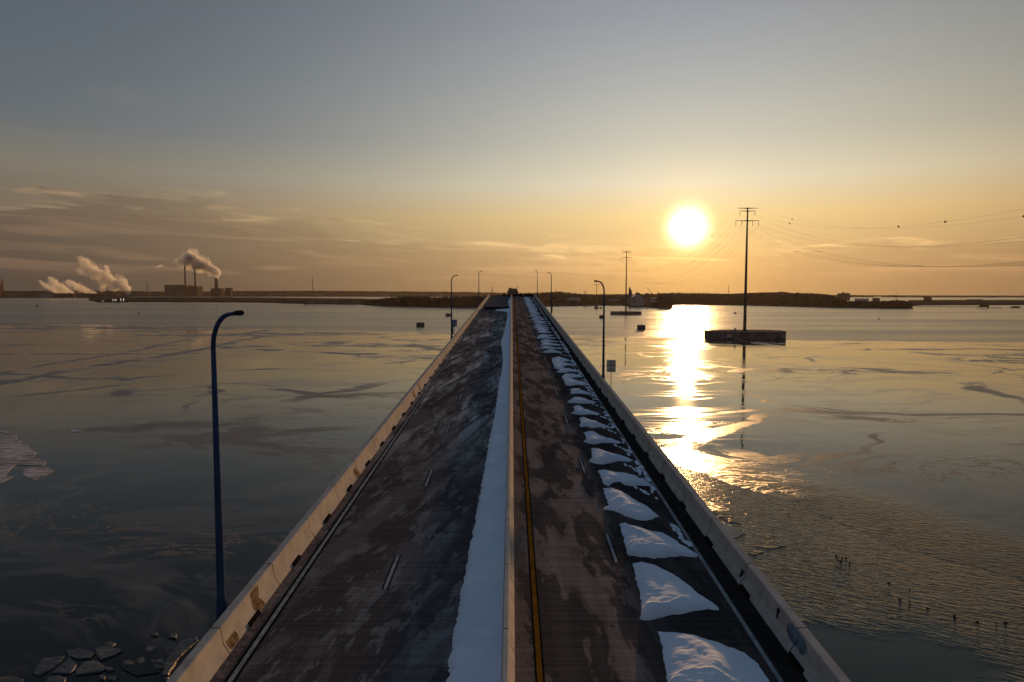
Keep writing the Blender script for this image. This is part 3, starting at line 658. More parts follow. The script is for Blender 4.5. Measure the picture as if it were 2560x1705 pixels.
# ------------------------------------------------------------------ lamps, signs, barriers on the bridge
def lamp_post(y, side, label, box=False):
    x = (XL - .60 - .45) if side < 0 else (XR + .60 + .20)
    r = thing('street_lamp', (x, y, zd(y) - .45), label, 'street lamp', 'street lamps along the bridge')
    s = -side; Hh = 11.5
    mb = MB(); mb.tube([(0, 0, 0), (0, 0, .9), (0, 0, 1.5), (0, 0, 5), (0, 0, Hh - 1.25)], [.20, .18, .142, .116, .082], 12); obj('pole', mb, M['lamp_blue'], r, True)
    mb = MB(); path = []
    for k in range(9):
        a = math.pi / 2 * k / 8 * .97; path.append((s * .62 * (1 - math.cos(a)), 0, Hh - 1.25 + 1.15 * math.sin(a)))
    path.append((s * .78, 0, Hh - .07)); mb.tube(path, [.082] * 4 + [.08, .085, .08, .075, .07, .065], 10); obj('arm', mb, M['lamp_blue'], r, True)
    mb = MB(); mb.tube([(s * .74, 0, Hh - .075), (s * .80, 0, Hh - .06), (s * 1.02, 0, Hh - .05), (s * 1.08, 0, Hh - .06)], [.06, .085, .09, .05], 8); obj('lamp_head', mb, M['lamp_dark'], r, True)
    mb = MB(); mb.box((0, 0, -.06), (.62, .62, .12)); mb.box((s * .12, 0, .2), (.40, .46, .40), taper=.8); obj('base_plate', mb, M['lamp_blue'], r)
    if box:
        mb = MB(); mb.box((.17, -.05, 2.2), (.28, .34, 1.5)); mb.box((.17, -.05, 2.98), (.32, .38, .06)); obj('junction_box', mb, M['lamp_blue'], r)
    return r
lamp_post(23.4, -1, 'nearest blue street lamp, large at the left of the photo beside the sunlit parapet')
lamp_post(116, -1, 'left side street lamp with a box on its pole beside the blue grey sign back', True)
lamp_post(212, -1, 'left side street lamp farthest away, near the dark cross barrier')
lamp_post(73, 1, 'right side street lamp beside the white sign with red letters')
lamp_post(171, 1, 'right side street lamp, middle of three, at the far row of snow drifts', True)
lamp_post(265, 1, 'right side street lamp farthest away, near the broken end')
def sign(loc, side, label, text):
    r = thing('road_sign', loc, label, 'road sign', 'signs on the bridge parapets')
    mb = MB(); mb.tube([(0, 0, -.1), (0, 0, 3.1)], .035, 8); obj('post', mb, M['post'], r, True)
    mb = MB(); mb.box((-side * .22, 0, -.10), (.50, .12, .12)); mb.box((0, 0, -.1), (.16, .16, .16)); obj('bracket', mb, M['post'], r)
    w, h, t = .92, 1.24, .012; c = .06; pts = []
    for sx, sz, a0 in ((1, 1, 0), (-1, 1, 90), (-1, -1, 180), (1, -1, 270)):
        for k in range(5):
            a = R(a0 + 22.5 * k); pts.append((sx * (w / 2 - c) + c * math.cos(a), sz * (h / 2 - c) + c * math.sin(a)))
    mb = MB(); n = len(pts); zc = 2.55
    for q, yy in ((0, -.05), (1, -.05 + t)): pass
    vs = [(x, -.055, z + zc) for x, z in pts] + [(x, -.055 + t, z + zc) for x, z in pts]
    mb.add(vs, [tuple(range(n)), tuple(range(2 * n - 1, n - 1, -1))] + [(i, n + i, n + (i + 1) % n, (i + 1) % n) for i in range(n)])
    pnl = obj('panel', mb, M['sign_white'] if text else M['sign_back'], r, fix=True)
    if text:
        for s_, z_, sz in (('NO', .36, .26), ('STOPPING', .06, .205), ('ON', -.22, .14), ('BRIDGE', -.42, .16)):
            cu = bpy.data.curves.new('lettering', 'FONT'); cu.body = s_; cu.align_x = 'CENTER'; cu.align_y = 'CENTER'; cu.size = sz; cu.extrude = .002; cu.offset = .006
            to = bpy.data.objects.new('lettering', cu); me = bpy.data.meshes.new_from_object(to)
            bpy.data.objects.remove(to); bpy.data.curves.remove(cu)
            me.materials.clear(); me.materials.append(M['sign_red'])
            t_ = bpy.data.objects.new('lettering', me); COL.objects.link(t_); t_.parent = pnl
            t_.rotation_euler = (math.pi / 2, 0, 0); t_.location = (0, -.060, zc + z_)
    return r
sign((10.03, 68.7, zd(68.7) - .02), 1, 'white road sign with red letters outside the right parapet', True)
sign((-10.22, 121, zd(121) - .05), -1, 'blue grey back of a road sign beside the lamp with a box', False)
def jersey(x0, x1, y, h, label):
    c = (x0 + x1) / 2; r = thing('road_barrier', (c, y, zd(y)), label, 'road barrier', 'dark barriers across the bridge')
    L = (x1 - x0) / 2; prof = [(-.3, 0), (.3, 0), (.27, .08), (.13, .3), (.09, h), (-.09, h), (-.13, .3), (-.27, .08)]
    k = max(1, round(2 * L / 3.4)); seg = 2 * L / k; mb = MB()
    vs = []; xs = []
    for i in range(k): xs += [-L + i * seg + .0, -L + i * seg + .05, -L + (i + 1) * seg - .05, -L + (i + 1) * seg]
    n = len(prof)
    for q, X in enumerate(xs):
        s_ = .72 if q % 4 in (0, 3) else 1.0
        vs += [(X, a * s_, b * (1 if b == 0 else (.5 + .5 * s_))) for a, b in prof]
    mb.add(vs, [(i * n + a, i * n + (a + 1) % n, (i + 1) * n + (a + 1) % n, (i + 1) * n + a) for i in range(len(xs) - 1) for a in range(n)] + [tuple(range(n)), tuple((len(xs) - 1) * n + a for a in range(n - 1, -1, -1))])
    obj('body', mb, M['black'], r, fix=True)
    mb = MB(); mb.box((0, 0, h + .03), (2 * L - .6, .12, .06)); obj('top_rail', mb, M['black'], r)
    return r
jersey(-8.05, -.75, 198, .74, 'black barrier right across the left lanes, snow piled before it')
jersey(.35, 4.5, 283.5, .80, 'dark barrier at the broken end just right of the median')
jersey(5.2, 8.75, 283.0, .92, 'dark barrier at the broken end beside the right parapet')
jersey(-4.2, -.7, 284.5, .45, 'low dark barrier at the broken end just left of the median')
def pile(x, y, w, h, label):
    mb = MB(); vs = []; n = 14; rings = [(1.0, 0), (.93, .22), (.66, .55), (.36, .84), (.12, .98)]
    for k, (s_, z_) in enumerate(rings):
        for i in range(n):
            a = 2 * math.pi * i / n; q = 1 + .14 * fbm(math.cos(a) * 2, math.sin(a) * 2, x + k)
            vs.append((math.cos(a) * w / 2 * s_ * q, math.sin(a) * w / 2 * s_ * q, z_ * h))
    vs.append((0, 0, h))
    mb.add(vs, [(i * n + k, i * n + (k + 1) % n, (i + 1) * n + (k + 1) % n, (i + 1) * n + k) for i in range(4) for k in range(n)] + [(4 * n + k, 4 * n + (k + 1) % n, 5 * n) for k in range(n)] + [tuple(range(n - 1, -1, -1))])
    o = obj('debris_pile', mb, M['black'], fix=True); o.location = (x, y, zd(y)); tag(o, label, 'debris pile', 'dark piles at the broken end')
pile(-3.4, 285.0, 1.9, 1.42, 'dark pointed pile at the broken end left of the two tier pier')
pile(3.95, 285.0, 1.9, 1.42, 'dark pointed pile at the broken end right of the two tier pier')
def far_pier():
    Y = 900.0; c = at(1282, 760, Y); s = Y / F
    r = thing('bridge_pier', (c.x, Y, 0), 'brown two tier pier with a thin antenna rising beyond the broken end', 'bridge pier')
    def z(py): return CAMZ + (730 - py) * s
    mb = MB(); mb.box((0, 0, (z(728) - .9) / 2), (27.6 * s, 12, z(728) + .9)); obj('shaft', mb, M['pier'], r)
    mb = MB(); mb.box((0, 0, (z(721.3) + z(728)) / 2), (21.6 * s, 9, z(721.3) - z(728))); mb.box((-6 * s, 0, z(721.3) + .3), (9.2 * s, 8, .6)); obj('upper_block', mb, M['pier'], r)
    mb = MB(); mb.box((0, 0, z(728.0) + .25), (28.6 * s, 13, .5)); obj('ledge', mb, M['pier'], r)
    mb = MB(); mb.tube([(10.4 * s, 0, z(722)), (11.4 * s, 0, z(716))], .22, 6); mb.tube([(11.4 * s, 0, z(719)), (11.5 * s, 0, z(717))], [.5, .5], 8); obj('antenna', mb, M['lamp_dark'], r)
    mb = MB(); mb.tube([(-10.4 * s, 0, z(722)), (-10.4 * s, 0, z(713))], .1, 6); obj('antenna', mb, M['lamp_dark'], r)
    mb = MB(); mb.prism([(-20, -10), (20, -10), (24, 0), (20, 10), (-20, 10), (-24, 0)], -.9, 3.5); obj('footing', mb, M['pier'], r)
far_pier()
# ------------------------------------------------------------------ transmission poles in the river and their wires
PX = 203.0
def pylon(Y, w, dpt, zi, ztop, arms, base_r, label, plates):
    r = thing('transmission_pole', (PX if Y < 1500 else PX - 1.5, Y, 0), label, 'transmission pole', 'transmission poles standing in the river')
    h, d = w / 2, dpt / 2; ch = d * .55
    mb = MB(); O = [(-h, -d + ch), (-h + ch * 2.0, -d), (h - ch * 1.3, -d), (h, -d + ch), (h, d - ch), (h - ch * 1.3, d), (-h + ch * 2, d), (-h, d - ch)]
    mb.prism(O, -.9, zi)
    for k in range(int(w / 3.2)):
        x = -h + ch * 2.2 + k * 3.2
        if x < h - ch * 1.5: mb.box((x, -d - .12, zi / 2 - .3), (.5, .25, zi - .4))
    isl = obj('island_base', mb, M['island'], r)
    mb = MB(); mb.prism([(x * 1.006, y * 1.012) for x, y in O], zi, zi + .35); obj('rim', mb, M['island'], isl)
    mb = MB(); N = 40; ph = []; rr = []
    for i in range(N + 1):
        z = zi + (ztop - zi) * i / N; ph.append((0, 0, z)); rr.append(base_r * (1 - .62 * i / N))
    mb.tube(ph, rr, 10); mb.tube([(0, 0, zi + .35), (0, 0, zi + 1.2)], [base_r * 1.7, base_r * 1.25], 10); obj('pole', mb, M['steel'], r)
    mb = MB()
    for i in range(3, N):
        z = zi + (ztop - zi) * i / N; q = base_r * (1 - .62 * i / N); mb.box((q + .12, 0, z), (.35, .5, .5))
    obj('climbing_steps', mb, M['steel'], r)
    for z, hl, hang, xs in arms:
        mb = MB(); mb.tube([(-hl, 0, z + .15), (0, 0, z - .1), (hl, 0, z + .15)], [.18, .42, .18], 8); a = obj('crossarm', mb, M['steel'], r)
        for x in xs:
            mb = MB(); mb.tube([(x - .12, 0, z), (x - .12, 0, z - hang * .75), (x, 0, z - hang)], [.12, .13, .16], 6); mb.tube([(x + .3, 0, z), (x, 0, z - hang)], .08, 6); obj('insulator', mb, M['steel'], a)
    for x, pw, ph_ in plates:
        mb = MB(); mb.box((x, -d - .30, zi * .56), (pw, .08, ph_)); p_ = obj('warning_plate', mb, M['plate'], isl)
        mb = MB(); mb.box((x, -d - .36, zi * .56 + ph_ * .36), (pw * .9, .06, ph_ * .2)); obj('warning_plate_header', mb, M['plate_red'], isl)
    mb = MB(); x = -w * .14
    c, s_ = math.cos(R(28)), math.sin(R(28))
    mb.add([(x - 1.2, -2.6, zi + .9), (x + .2, -2.6, zi + .9), (x + 1.6, -1.4, zi + 3.0), (x + .3, -1.4, zi + 3.0), (x - 1.2, -2.4, zi + .8), (x + .2, -2.4, zi + .8), (x + 1.6, -1.2, zi + 2.9), (x + .3, -1.2, zi + 2.9)], [(0, 1, 2, 3), (7, 6, 5, 4), (0, 4, 5, 1), (1, 5, 6, 2), (2, 6, 7, 3), (3, 7, 4, 0)])
    mb.tube([(x, -2, zi), (x + .1, -2, zi + 1.7)], .12, 6); obj('solar_panel', mb, M['solar'], r, fix=True)
    return r
A1 = [(112.0, 8.7, 0, []), (109.6, 6.6, 3.8, [-6.5, 6.5]), (101.3, 10.0, 4.2, [-9.8, -4.6, 4.6, 9.8])]
pylon(595, 66, 36, 5.9, 112.6, A1, 1.45, 'nearest and tallest steel pole on a wide sheet walled island, right of the sun glint', [(-19, 4.4, 3.3), (27.0, 2.0, 2.6)])
pylon(1218, 53, 34, 5.0, 112.0, A1, 1.45, 'second steel pole on its island, in front of the grey storage shed', [(-17, 4.0, 2.6)])
pylon(1632, 9.5, 9.5, 5.4, 66.0, [(65.6, 6.5, 0, []), (64.2, 5, 2.5, [-4.8, 4.8]), (58.4, 10, 3, [-9.8, -4.6, 4.6, 9.8])], .8, 'smallest and farthest steel pole, behind the arm of a street lamp', [])
def wires():
    P = [(-25, 0, [112.2, 105.8, 97.1]), (595, 0, [112.2, 105.8, 97.1]), (1218, 0, [112.2, 105.8, 97.1]), (1632, -1.5, [65.8, 61.7, 55.4])]
    spans = ['leaving the photo at the right', 'in the span crossing the sun', 'in the farthest span']
    rows = [(0, -8.4, 'overhead shield wire on the bridge side'), (0, 8.4, 'overhead shield wire on the far side'), (1, -6.5, 'upper power line on the bridge side'), (1, 6.5, 'upper power line on the far side'),
            (2, -9.8, 'lowest outer power line on the bridge side'), (2, -4.6, 'lowest inner power line on the bridge side'), (2, 4.6, 'lowest inner power line on the far side'), (2, 9.8, 'lowest outer power line on the far side')]
    for si in range(3):
        (ya, xa, za), (yb, xb, zb) = P[si], P[si + 1]; L = yb - ya
        for lv, x, nm in rows:
            sag = (41 if lv == 0 else 45 if lv == 1 else 46) * (L / 620) ** 2
            if si == 2: sag *= .75
            def pt(t, dx=0.0):
                k = 1 if lv else 1
                return Vector((PX + x + dx + xa + (xb - xa) * t, ya + L * t, za[lv] + (zb[lv] - za[lv]) * t - 4 * sag * t * (1 - t)))
            rad = .025 if lv == 0 else .036
            mb = MB(); mb.tube([pt(i / 40, 0) for i in range(41)], rad * (1 + .12 * si), 5)
            w = obj('power_line', mb, M['wire']); tag(w, nm + ' ' + spans[si], 'power line', 'power lines between the river poles')
            if lv == 0:
                offs = ([.30, .44, .54, .60, .82] if x < 0 else [.24, .50, .88]) if si == 0 else ([.12, .25, .40, .52, .66, .80, .93] if x < 0 else [.18, .33, .46, .60, .74, .88])
                if si == 2: offs = [.3, .6, .85]
                for t in offs:
                    p = pt(t); me = MB(); n = 10; rb = .48; vs = []
                    for a in range(1, 6):
                        for b in range(n):
                            th, fi = math.pi * a / 6, 2 * math.pi * b / n
                            vs.append((p.x + rb * math.sin(th) * math.cos(fi), p.y + rb * math.sin(th) * math.sin(fi), p.z + rb * math.cos(th)))
                    vs += [(p.x, p.y, p.z + rb), (p.x, p.y, p.z - rb)]
                    me.add(vs, [(a * n + b, (a + 1) * n + b, (a + 1) * n + (b + 1) % n, a * n + (b + 1) % n) for a in range(4) for b in range(n)] + [(b, (b + 1) % n, 50) for b in range(n)] + [(40 + (b + 1) % n, 40 + b, 51) for b in range(n)])
                    obj('marker_ball', me, M['ball'], w, True)
            if lv == 2 and x in (-9.8, 4.6):
                for t in (.40, .61, .8):
                    p, q = pt(t), pt(t, 5.2); me = MB(); me.tube([p, q], .10, 6); obj('spacer', me, M['wire'], w)
wires()
# ------------------------------------------------------------------ dolphins, buoys, boats, ducks
def dolphin(px, py, w, h, label, ant=False):
    c = water_pt(px, py); r = thing('mooring_dolphin', (c.x, c.y, 0), label, 'mooring dolphin', 'round mooring dolphins in the river')
    n = 20; rings = [(w / 2, -.8), (w / 2, h * .10), (w / 2 * 1.02, h * .12), (w / 2 * 1.02, h * .82), (w / 2 * .97, h * .94), (w / 2 * .9, h)]
    mb = MB(); vs = [(math.cos(2 * math.pi * k / n) * a, math.sin(2 * math.pi * k / n) * a, b) for a, b in rings for k in range(n)]
    mb.add(vs, [(i * n + k, i * n + (k + 1) % n, (i + 1) * n + (k + 1) % n, (i + 1) * n + k) for i in range(5) for k in range(n)] + [tuple(range(5 * n, 6 * n)), tuple(range(n - 1, -1, -1))])
    obj('drum', mb, M['island'], r)
    mb = MB(); vs = []
    for b in (h * .3, h * .42): vs += [(math.cos(2 * math.pi * k / n) * w * .53, math.sin(2 * math.pi * k / n) * w * .53, b) for k in range(n)]
    mb.add(vs, [(k, (k + 1) % n, n + (k + 1) % n, n + k) for k in range(n)]); obj('fender_band', mb, M['black'], r)
    if ant:
        mb = MB(); mb.tube([(0, 0, h), (0, 0, h + 5.5)], .08, 6); mb.box((0, 0, h + 1.0), (.9, .3, .8)); obj('light_mast', mb, M['lamp_dark'], r)
dolphin(1051, 816.5, 9.2, 4.8, 'round dark dolphin, nearer of the two left of the bridge')
dolphin(1120.5, 790.5, 8.6, 4.6, 'round dark dolphin, farther of the two left of the bridge beside the sign back')
dolphin(1603, 823.6, 8.8, 4.8, 'round dark dolphin with a thin light mast left of the sun glint', True)
dolphin(1505, 795, 8.4, 4.6, 'round dark dolphin half hidden by a right side street lamp')
dolphin(1502, 771.5, 6.2, 3.4, 'tiny far dolphin beside the smallest transmission pole')
def buoy(px, py, h, label):
    c = water_pt(px, py); r = thing('buoy', (c.x, c.y, 0), label, 'buoy', 'channel buoys')
    mb = MB(); mb.tube([(0, 0, -.4), (0, 0, .1), (0, 0, h * .28), (0, 0, h * .34)], [h * .22, h * .26, h * .26, h * .12], 12); obj('float', mb, M['hull'], r)
    mb = MB()
    for k in range(4):
        a = math.pi / 4 + k * math.pi / 2; mb.tube([(math.cos(a) * h * .2, math.sin(a) * h * .2, h * .3), (math.cos(a) * h * .07, math.sin(a) * h * .07, h * .85)], h * .025, 5)
    mb.tube([(0, 0, h * .55), (0, 0, h * .8)], [h * .15, h * .12], 8); obj('cage', mb, M['hull'], r)
    mb = MB(); mb.tube([(0, 0, h * .85), (0, 0, h)], [h * .07, h * .05], 8); obj('light', mb, M['hull'], r)
buoy(93, 766.5, 8.0, 'largest dark buoy at the far left in front of the steam plumes')
buoy(347.5, 784.5, 4.0, 'small dark buoy left of the nearest lamp head')
buoy(2197.5, 799, 3.6, 'small dark buoy on the right, below the wooded point')
buoy(1684.5, 775.5, 3.0, 'tiny buoy beside the bow of the moored ship')
def boat(px, py, L, label):
    c = water_pt(px, py); r = thing('motorboat', (c.x, c.y, 0), label, 'boat', rz=R(8))
    mb = MB(); secs = [(-.5, .30, .12), (-.2, .36, .12), (.2, .30, .13), (.42, .12, .16), (.5, .02, .18)]; vs = []
    for t, hw, dz in secs:
        vs += [(t * L, -hw * L * .5, dz * L), (t * L, -hw * L * .3, -.05 * L), (t * L, hw * L * .3, -.05 * L), (t * L, hw * L * .5, dz * L)]
    mb.add(vs, [(i * 4 + k, i * 4 + (k + 1) % 4, (i + 1) * 4 + (k + 1) % 4, (i + 1) * 4 + k) for i in range(4) for k in range(4)] + [(0, 1, 2, 3), (19, 18, 17, 16)]); obj('hull', mb, M['hull'], r, fix=True)
    mb = MB(); mb.box((-.05 * L, 0, .22 * L), (.34 * L, .24 * L, .24 * L), taper=.8); obj('cabin', mb, M['hull'], r)
    mb = MB(); mb.tube([(-.05 * L, 0, .32 * L), (-.05 * L, 0, .52 * L)], .012 * L, 5); obj('mast', mb, M['hull'], r)
boat(1838, 783.8, 7.5, 'tiny dark motorboat on the water left of the tallest pole')
def duck_at(px, py, proto, label, k):
    c = water_pt(px, py); L = .52
    if proto is None:
        mb = MB(); n = 8; st = [(-.5, .02, .20), (-.38, .10, .14), (-.15, .17, .12), (.12, .17, .12), (.30, .10, .14), (.40, .06, .18), (.46, .055, .26), (.53, .07, .30), (.62, .05, .29), (.72, .015, .27)]
        mb.tube([(x * L, 0, z * L * .62) for x, r_, z in st], [max(.006, r_ * L) for x, r_, z in st], n)
        o = obj('duck', mb, M['duck'], None, True)
    else:
        o = proto.copy(); COL.objects.link(o)
    o.location = (c.x, c.y, .05); o.rotation_euler.z = k * 1.3
    tag(o, label, 'duck', 'ducks on the rippled water'); return o
D = None
for k, (x, y) in enumerate([(2091, 1389), (2095, 1399), (2101, 1405), (2105, 1398), (2115, 1396), (2124, 1408), (2106, 1396)]):
    D = duck_at(x, y, D, 'dark duck in the close cluster of ducks right of the golden ice plates', k)
for k, (x, y) in enumerate([(2223, 1458), (2274, 1475), (2250, 1501), (2275, 1508), (2319, 1522), (2386, 1541), (2388, 1547), (2443, 1555), (2491, 1560), (2514, 1558)]):
    duck_at(x, y, D, 'dark duck in the long loose line of ducks at the lower right', k)
# ------------------------------------------------------------------ far shores
def shore(name, edge, back, tops, rows=14, step=6, mat='land', rough=.25, bank=2.0):
    """edge: (px, waterline py); back: distance factor of the ridge; tops: (px, py of the ridge top) or a height in metres"""
    mb = MB(); vs = []; x0, x1 = edge[0][0], edge[-1][0]; n = int((x1 - x0) / step) + 1
    for i in range(n):
        px = x0 + i * step; P = water_pt(px, lerp_tab(edge, px) + fbm(px * .03, 2) * .4); Y = P.y
        if isinstance(tops, (int, float)): zt = tops + fbm(px * .02, 5) * rough * tops
        else: zt = CAMZ + (730 - lerp_tab(tops, px) + fbm(px * .05, 5) * rough) / F * Y * back
        for j in range(rows):
            t = j / (rows - 1); y = Y * (1 + (back - 1) * t)
            z = -.8 if j == 0 else (bank * .6 if j == 1 else 0) + (zt - bank * .6 if zt > bank else 0) * (t ** 1.1) + fbm(px * .04, y * .004) * rough * 4 * t
            if j > 0: z = max(.7, z)
            y_ = Y + 3 if j == 1 else y
            vs.append((P.x / Y * y_, y_, z))
        y = Y * (back + .12); vs.append((P.x / Y * y, y, max(.4, zt * .45)))
    m_ = rows + 1
    mb.add(vs, [(i * m_ + j, (i + 1) * m_ + j, (i + 1) * m_ + j + 1, i * m_ + j + 1) for i in range(n - 1) for j in range(m_ - 1)])
    return tag(obj(name, mb, M[mat], smooth=True), kind='structure')
RIDGE = [(-400, 727.5), (0, 727), (250, 726.5), (400, 729), (640, 727), (800, 726.5), (930, 728), (1100, 729), (1230, 731), (1280, 733), (1400, 735), (1560, 735), (1700, 734), (1900, 735), (2040, 736), (2200, 738), (2400, 739), (2960, 739.5)]
shore('hills', [(-420, 741.6), (640, 741.6), (1300, 742), (2980, 744)], 1.25, RIDGE, 8, 5, 'hill', .6)
shore('shore', [(-420, 744.5), (120, 745), (250, 745), (330, 745)], 1.15, 4.0, 5, 8)
FRONT = [(222, 751.0), (236, 754), (250, 755), (330, 755), (640, 756.5), (760, 760), (900, 762), (980, 766), (1100, 768), (1200, 769.5), (1290, 768), (1400, 766), (1500, 764.3), (1560, 764.5), (1600, 767), (1640, 770), (1660, 766)]
shore('shore', FRONT, 1.75, 4.5, 12, 5, 'land', .3)
shore('hills', [(1280, 755), (1420, 757), (1500, 757), (1560, 757), (1640, 758)], 1.10, [(1280, 735.5), (1330, 735), (1380, 734), (1420, 734), (1450, 739), (1560, 741), (1640, 741)], 8, 5, 'hill', .6)
shore('hills', [(1600, 765.5), (1640, 763.5), (1690, 762), (1800, 762.5), (1920, 765), (2000, 767), (2060, 768.5), (2100, 769.4)], 1.35, [(1600, 739), (1640, 735), (1690, 733.6), (1740, 734), (1790, 735.3), (1830, 733.2), (1880, 731), (1920, 729.8), (1940, 729.4), (1947, 728.2), (1955, 728.2), (1966, 729.8), (2000, 733), (2050, 738), (2085, 746), (2100, 752)], 10, 4, 'hill', .4)
shore('shore', [(2040, 768), (2100, 769.5), (2200, 771), (2262, 771.5), (2276, 771), (2281, 769)], 1.10, [(2040, 764), (2280, 765)], 6, 4, 'hill', .3)
shore('shore', [(2270, 763.5), (2400, 763), (2560, 763), (2980, 764)], 1.5, 3.0, 6, 8)
# woods: bare winter trees, far off, as masses
def wood(spots, label):
    mb = MB(); rnd = random.Random(len(spots)); vs, fs = [], []
    for x, y, z, h in spots:
        r = h * (.26 + .12 * rnd.random()); o = len(vs)
        vs += [(x - .02 * h, y, z - 1), (x + .02 * h, y, z - 1), (x, y, z + h * .8)]; fs.append((o, o + 1, o + 2))
        for _ in range(13):
            a = rnd.random() * 6.283; t = rnd.random(); e = math.sqrt(rnd.random()) * r * math.sin(math.pi * min(1, .25 + .72 * t))
            px_, py_, pz_ = x + math.cos(a) * e, y + math.sin(a) * e, z + h * (.3 + .68 * t)
            s = h * (.06 + .09 * rnd.random()); b = rnd.random() * 6.283; o = len(vs)
            vs += [(px_ + math.cos(b) * s, py_ + math.sin(b) * s * .6, pz_ - s * .5), (px_ - math.cos(b) * s, py_ - math.sin(b) * s * .6, pz_ - s * .3), (px_ + rnd.uniform(-.4, .4) * s, py_, pz_ + s * 1.3)]
            fs.append((o, o + 1, o + 2))
    mb.add(vs, fs)
    return tag(obj('woodland', mb, M['twigs']), label, 'woodland', kind='stuff')
rw = random.Random(21)
def spread(px0, px1, n, dist, zf, h0, h1, top=None):
    out = []
    for _ in range(n):
        px = rw.uniform(px0, px1); Y = dist(px, rw.random()); h = rw.uniform(h0, h1); z = zf(px, Y)
        if top is not None:
            lim = CAMZ + (730 - top(px)) / F * Y + rw.uniform(-2.5, 1.0)
            h = min(h, lim - z)
            if h < 3: continue
        out.append(((px - CX) / F * Y / CP, Y, z, h))
    return out
def wl(px): return water_pt(px, lerp_tab(FRONT, px)).y
tA = lambda px: lerp_tab([(900, 757), (930, 751), (985, 743), (1040, 741.5), (1110, 744), (1170, 742), (1230, 738), (1280, 737), (1330, 737)], px)
wood(spread(905, 1330, 1500, lambda px, t: wl(px) * (1.012 + .17 * t * t), lambda px, Y: 2.5, 14, 30, tA), 'dark bare winter wood on the near shore left of the bridge end')
tB = lambda px: lerp_tab([(1280, 735), (1330, 732), (1375, 730), (1405, 729.3), (1440, 734), (1470, 738), (1560, 738.5), (1640, 737)], px)
wood(spread(1285, 1640, 1300, lambda px, t: 2330 + 330 * t, lambda px, Y: 4 + 28 * max(0, (Y - 2400) / 260) * (1 if px < 1440 else .55), 10, 30, tB), 'bare wood on the low hill right of the bridge end')
wood(spread(1295, 1570, 500, lambda px, t: wl(px) * (1.015 + .08 * t), lambda px, Y: 2.5, 6, 13), 'low bare scrub along the shore behind the smallest pole')
def hillz(px, Y):
    e = water_pt(px, lerp_tab([(1600, 765.5), (1640, 763.5), (1690, 762), (1800, 762.5), (1920, 765), (2000, 767), (2060, 768.5), (2100, 769.4)], px)).y
    t = max(0, min(1, (Y / e - 1) / .35)); zt = CAMZ + (730 - lerp_tab([(1640, 735), (1690, 733.6), (1740, 734), (1790, 735.3), (1830, 733.2), (1880, 731), (1920, 729.8), (1966, 729.8), (2000, 733), (2050, 738), (2085, 746), (2100, 752)], px)) / F * e * 1.35
    return 1.2 + (zt - 1.2) * t ** 1.1
def hilld(px, t): return water_pt(px, lerp_tab([(1600, 765.5), (1640, 763.5), (1690, 762), (1800, 762.5), (1920, 765), (2000, 767), (2060, 768.5), (2100, 769.4)], px)).y * (1.01 + .34 * t)
wood(spread(1642, 1800, 1100, hilld, lambda px, Y: hillz(px, Y) - 1, 8, 15, lambda px: lerp_tab([(1640, 733), (1690, 731), (1740, 732), (1800, 734)], px)), 'bare wood on the rounded hill behind the sun glint')
wood(spread(1800, 2000, 900, lambda px, t: hilld(px, t * .6), lambda px, Y: hillz(px, Y) - 1, 8, 14), 'bare wood on the slope behind the tallest pole')
wood(spread(1985, 2110, 900, hilld, lambda px, Y: hillz(px, Y) - 1, 10, 17, lambda px: lerp_tab([(1985, 731.5), (2030, 733), (2060, 735), (2085, 741), (2110, 750)], px)), 'bare wood sloping down to the right on the point')
wood(spread(2035, 2278, 1500, lambda px, t: water_pt(px, lerp_tab([(2040, 768), (2100, 769.5), (2200, 771), (2281, 771.3)], px)).y * (1.01 + .08 * t), lambda px, Y: 1.5, 10, 19, lambda px: lerp_tab([(2035, 750), (2110, 753.5), (2200, 753.5), (2228, 751.5), (2245, 750.5), (2262, 753), (2276, 757), (2281, 762)], px)), 'low dark wood along the point at the right')
wood(spread(335, 930, 1100, lambda px, t: wl(px) * (1.02 + .45 * t), lambda px, Y: 3.5, 4, 9), 'low scrub over the flat land at the left')
wood(spread(-60, 1300, 1300, lambda px, t: 5600 + 600 * t, lambda px, Y: 22 + 10 * (Y - 5600) / 600, 12, 22, lambda px: lerp_tab(RIDGE, px) - .6), 'distant wooded ridge at the left')
wood(spread(2080, 2640, 900, lambda px, t: 4700 + 500 * t, lambda px, Y: 4, 8, 16, lambda px: lerp_tab(RIDGE, px) - .6), 'distant wooded ridge at the right')
# ------------------------------------------------------------------ industry on the shores
def span(px0, px1, py0, py1, Y):
    """real centre, width, base and top of something seen between these columns and rows at distance Y"""
    s = Y / F / CP; a, b = (px0 - CX) * s, (px1 - CX) * s
    return (a + b) / 2, b - a, at(CX, py1, Y).z, at(CX, py0, Y).z
def building(px0, px1, py0, py1, Y, mat, label, depth=None, roof=None, group=None, bays=0, cat='building', name='factory_building'):
    x, w, zb, zt = span(px0, px1, py0, py1, Y); zb = min(zb, 3.0); d = depth or w * .6
    r = thing(name, (x, Y + d / 2, zb), label, cat, group); h = zt - zb
    mb = MB(); mb.box((0, 0, h / 2), (w, d, h)); obj('wall', mb, M[mat], r)
    mb = MB(); mb.box((0, 0, h + .5), (w * 1.01, d * 1.01, 1.0)); obj('roof', mb, M[roof or 'plant_dark'], r)
    if bays:
        for k in range(bays):
            mb = MB(); mb.box((-w / 2 + w * (k + .5) / bays, -d / 2 - .3, h * .55), (w / bays * .5, .6, h * .35)); obj('window', mb, M['plant_dark'], r)
    return r
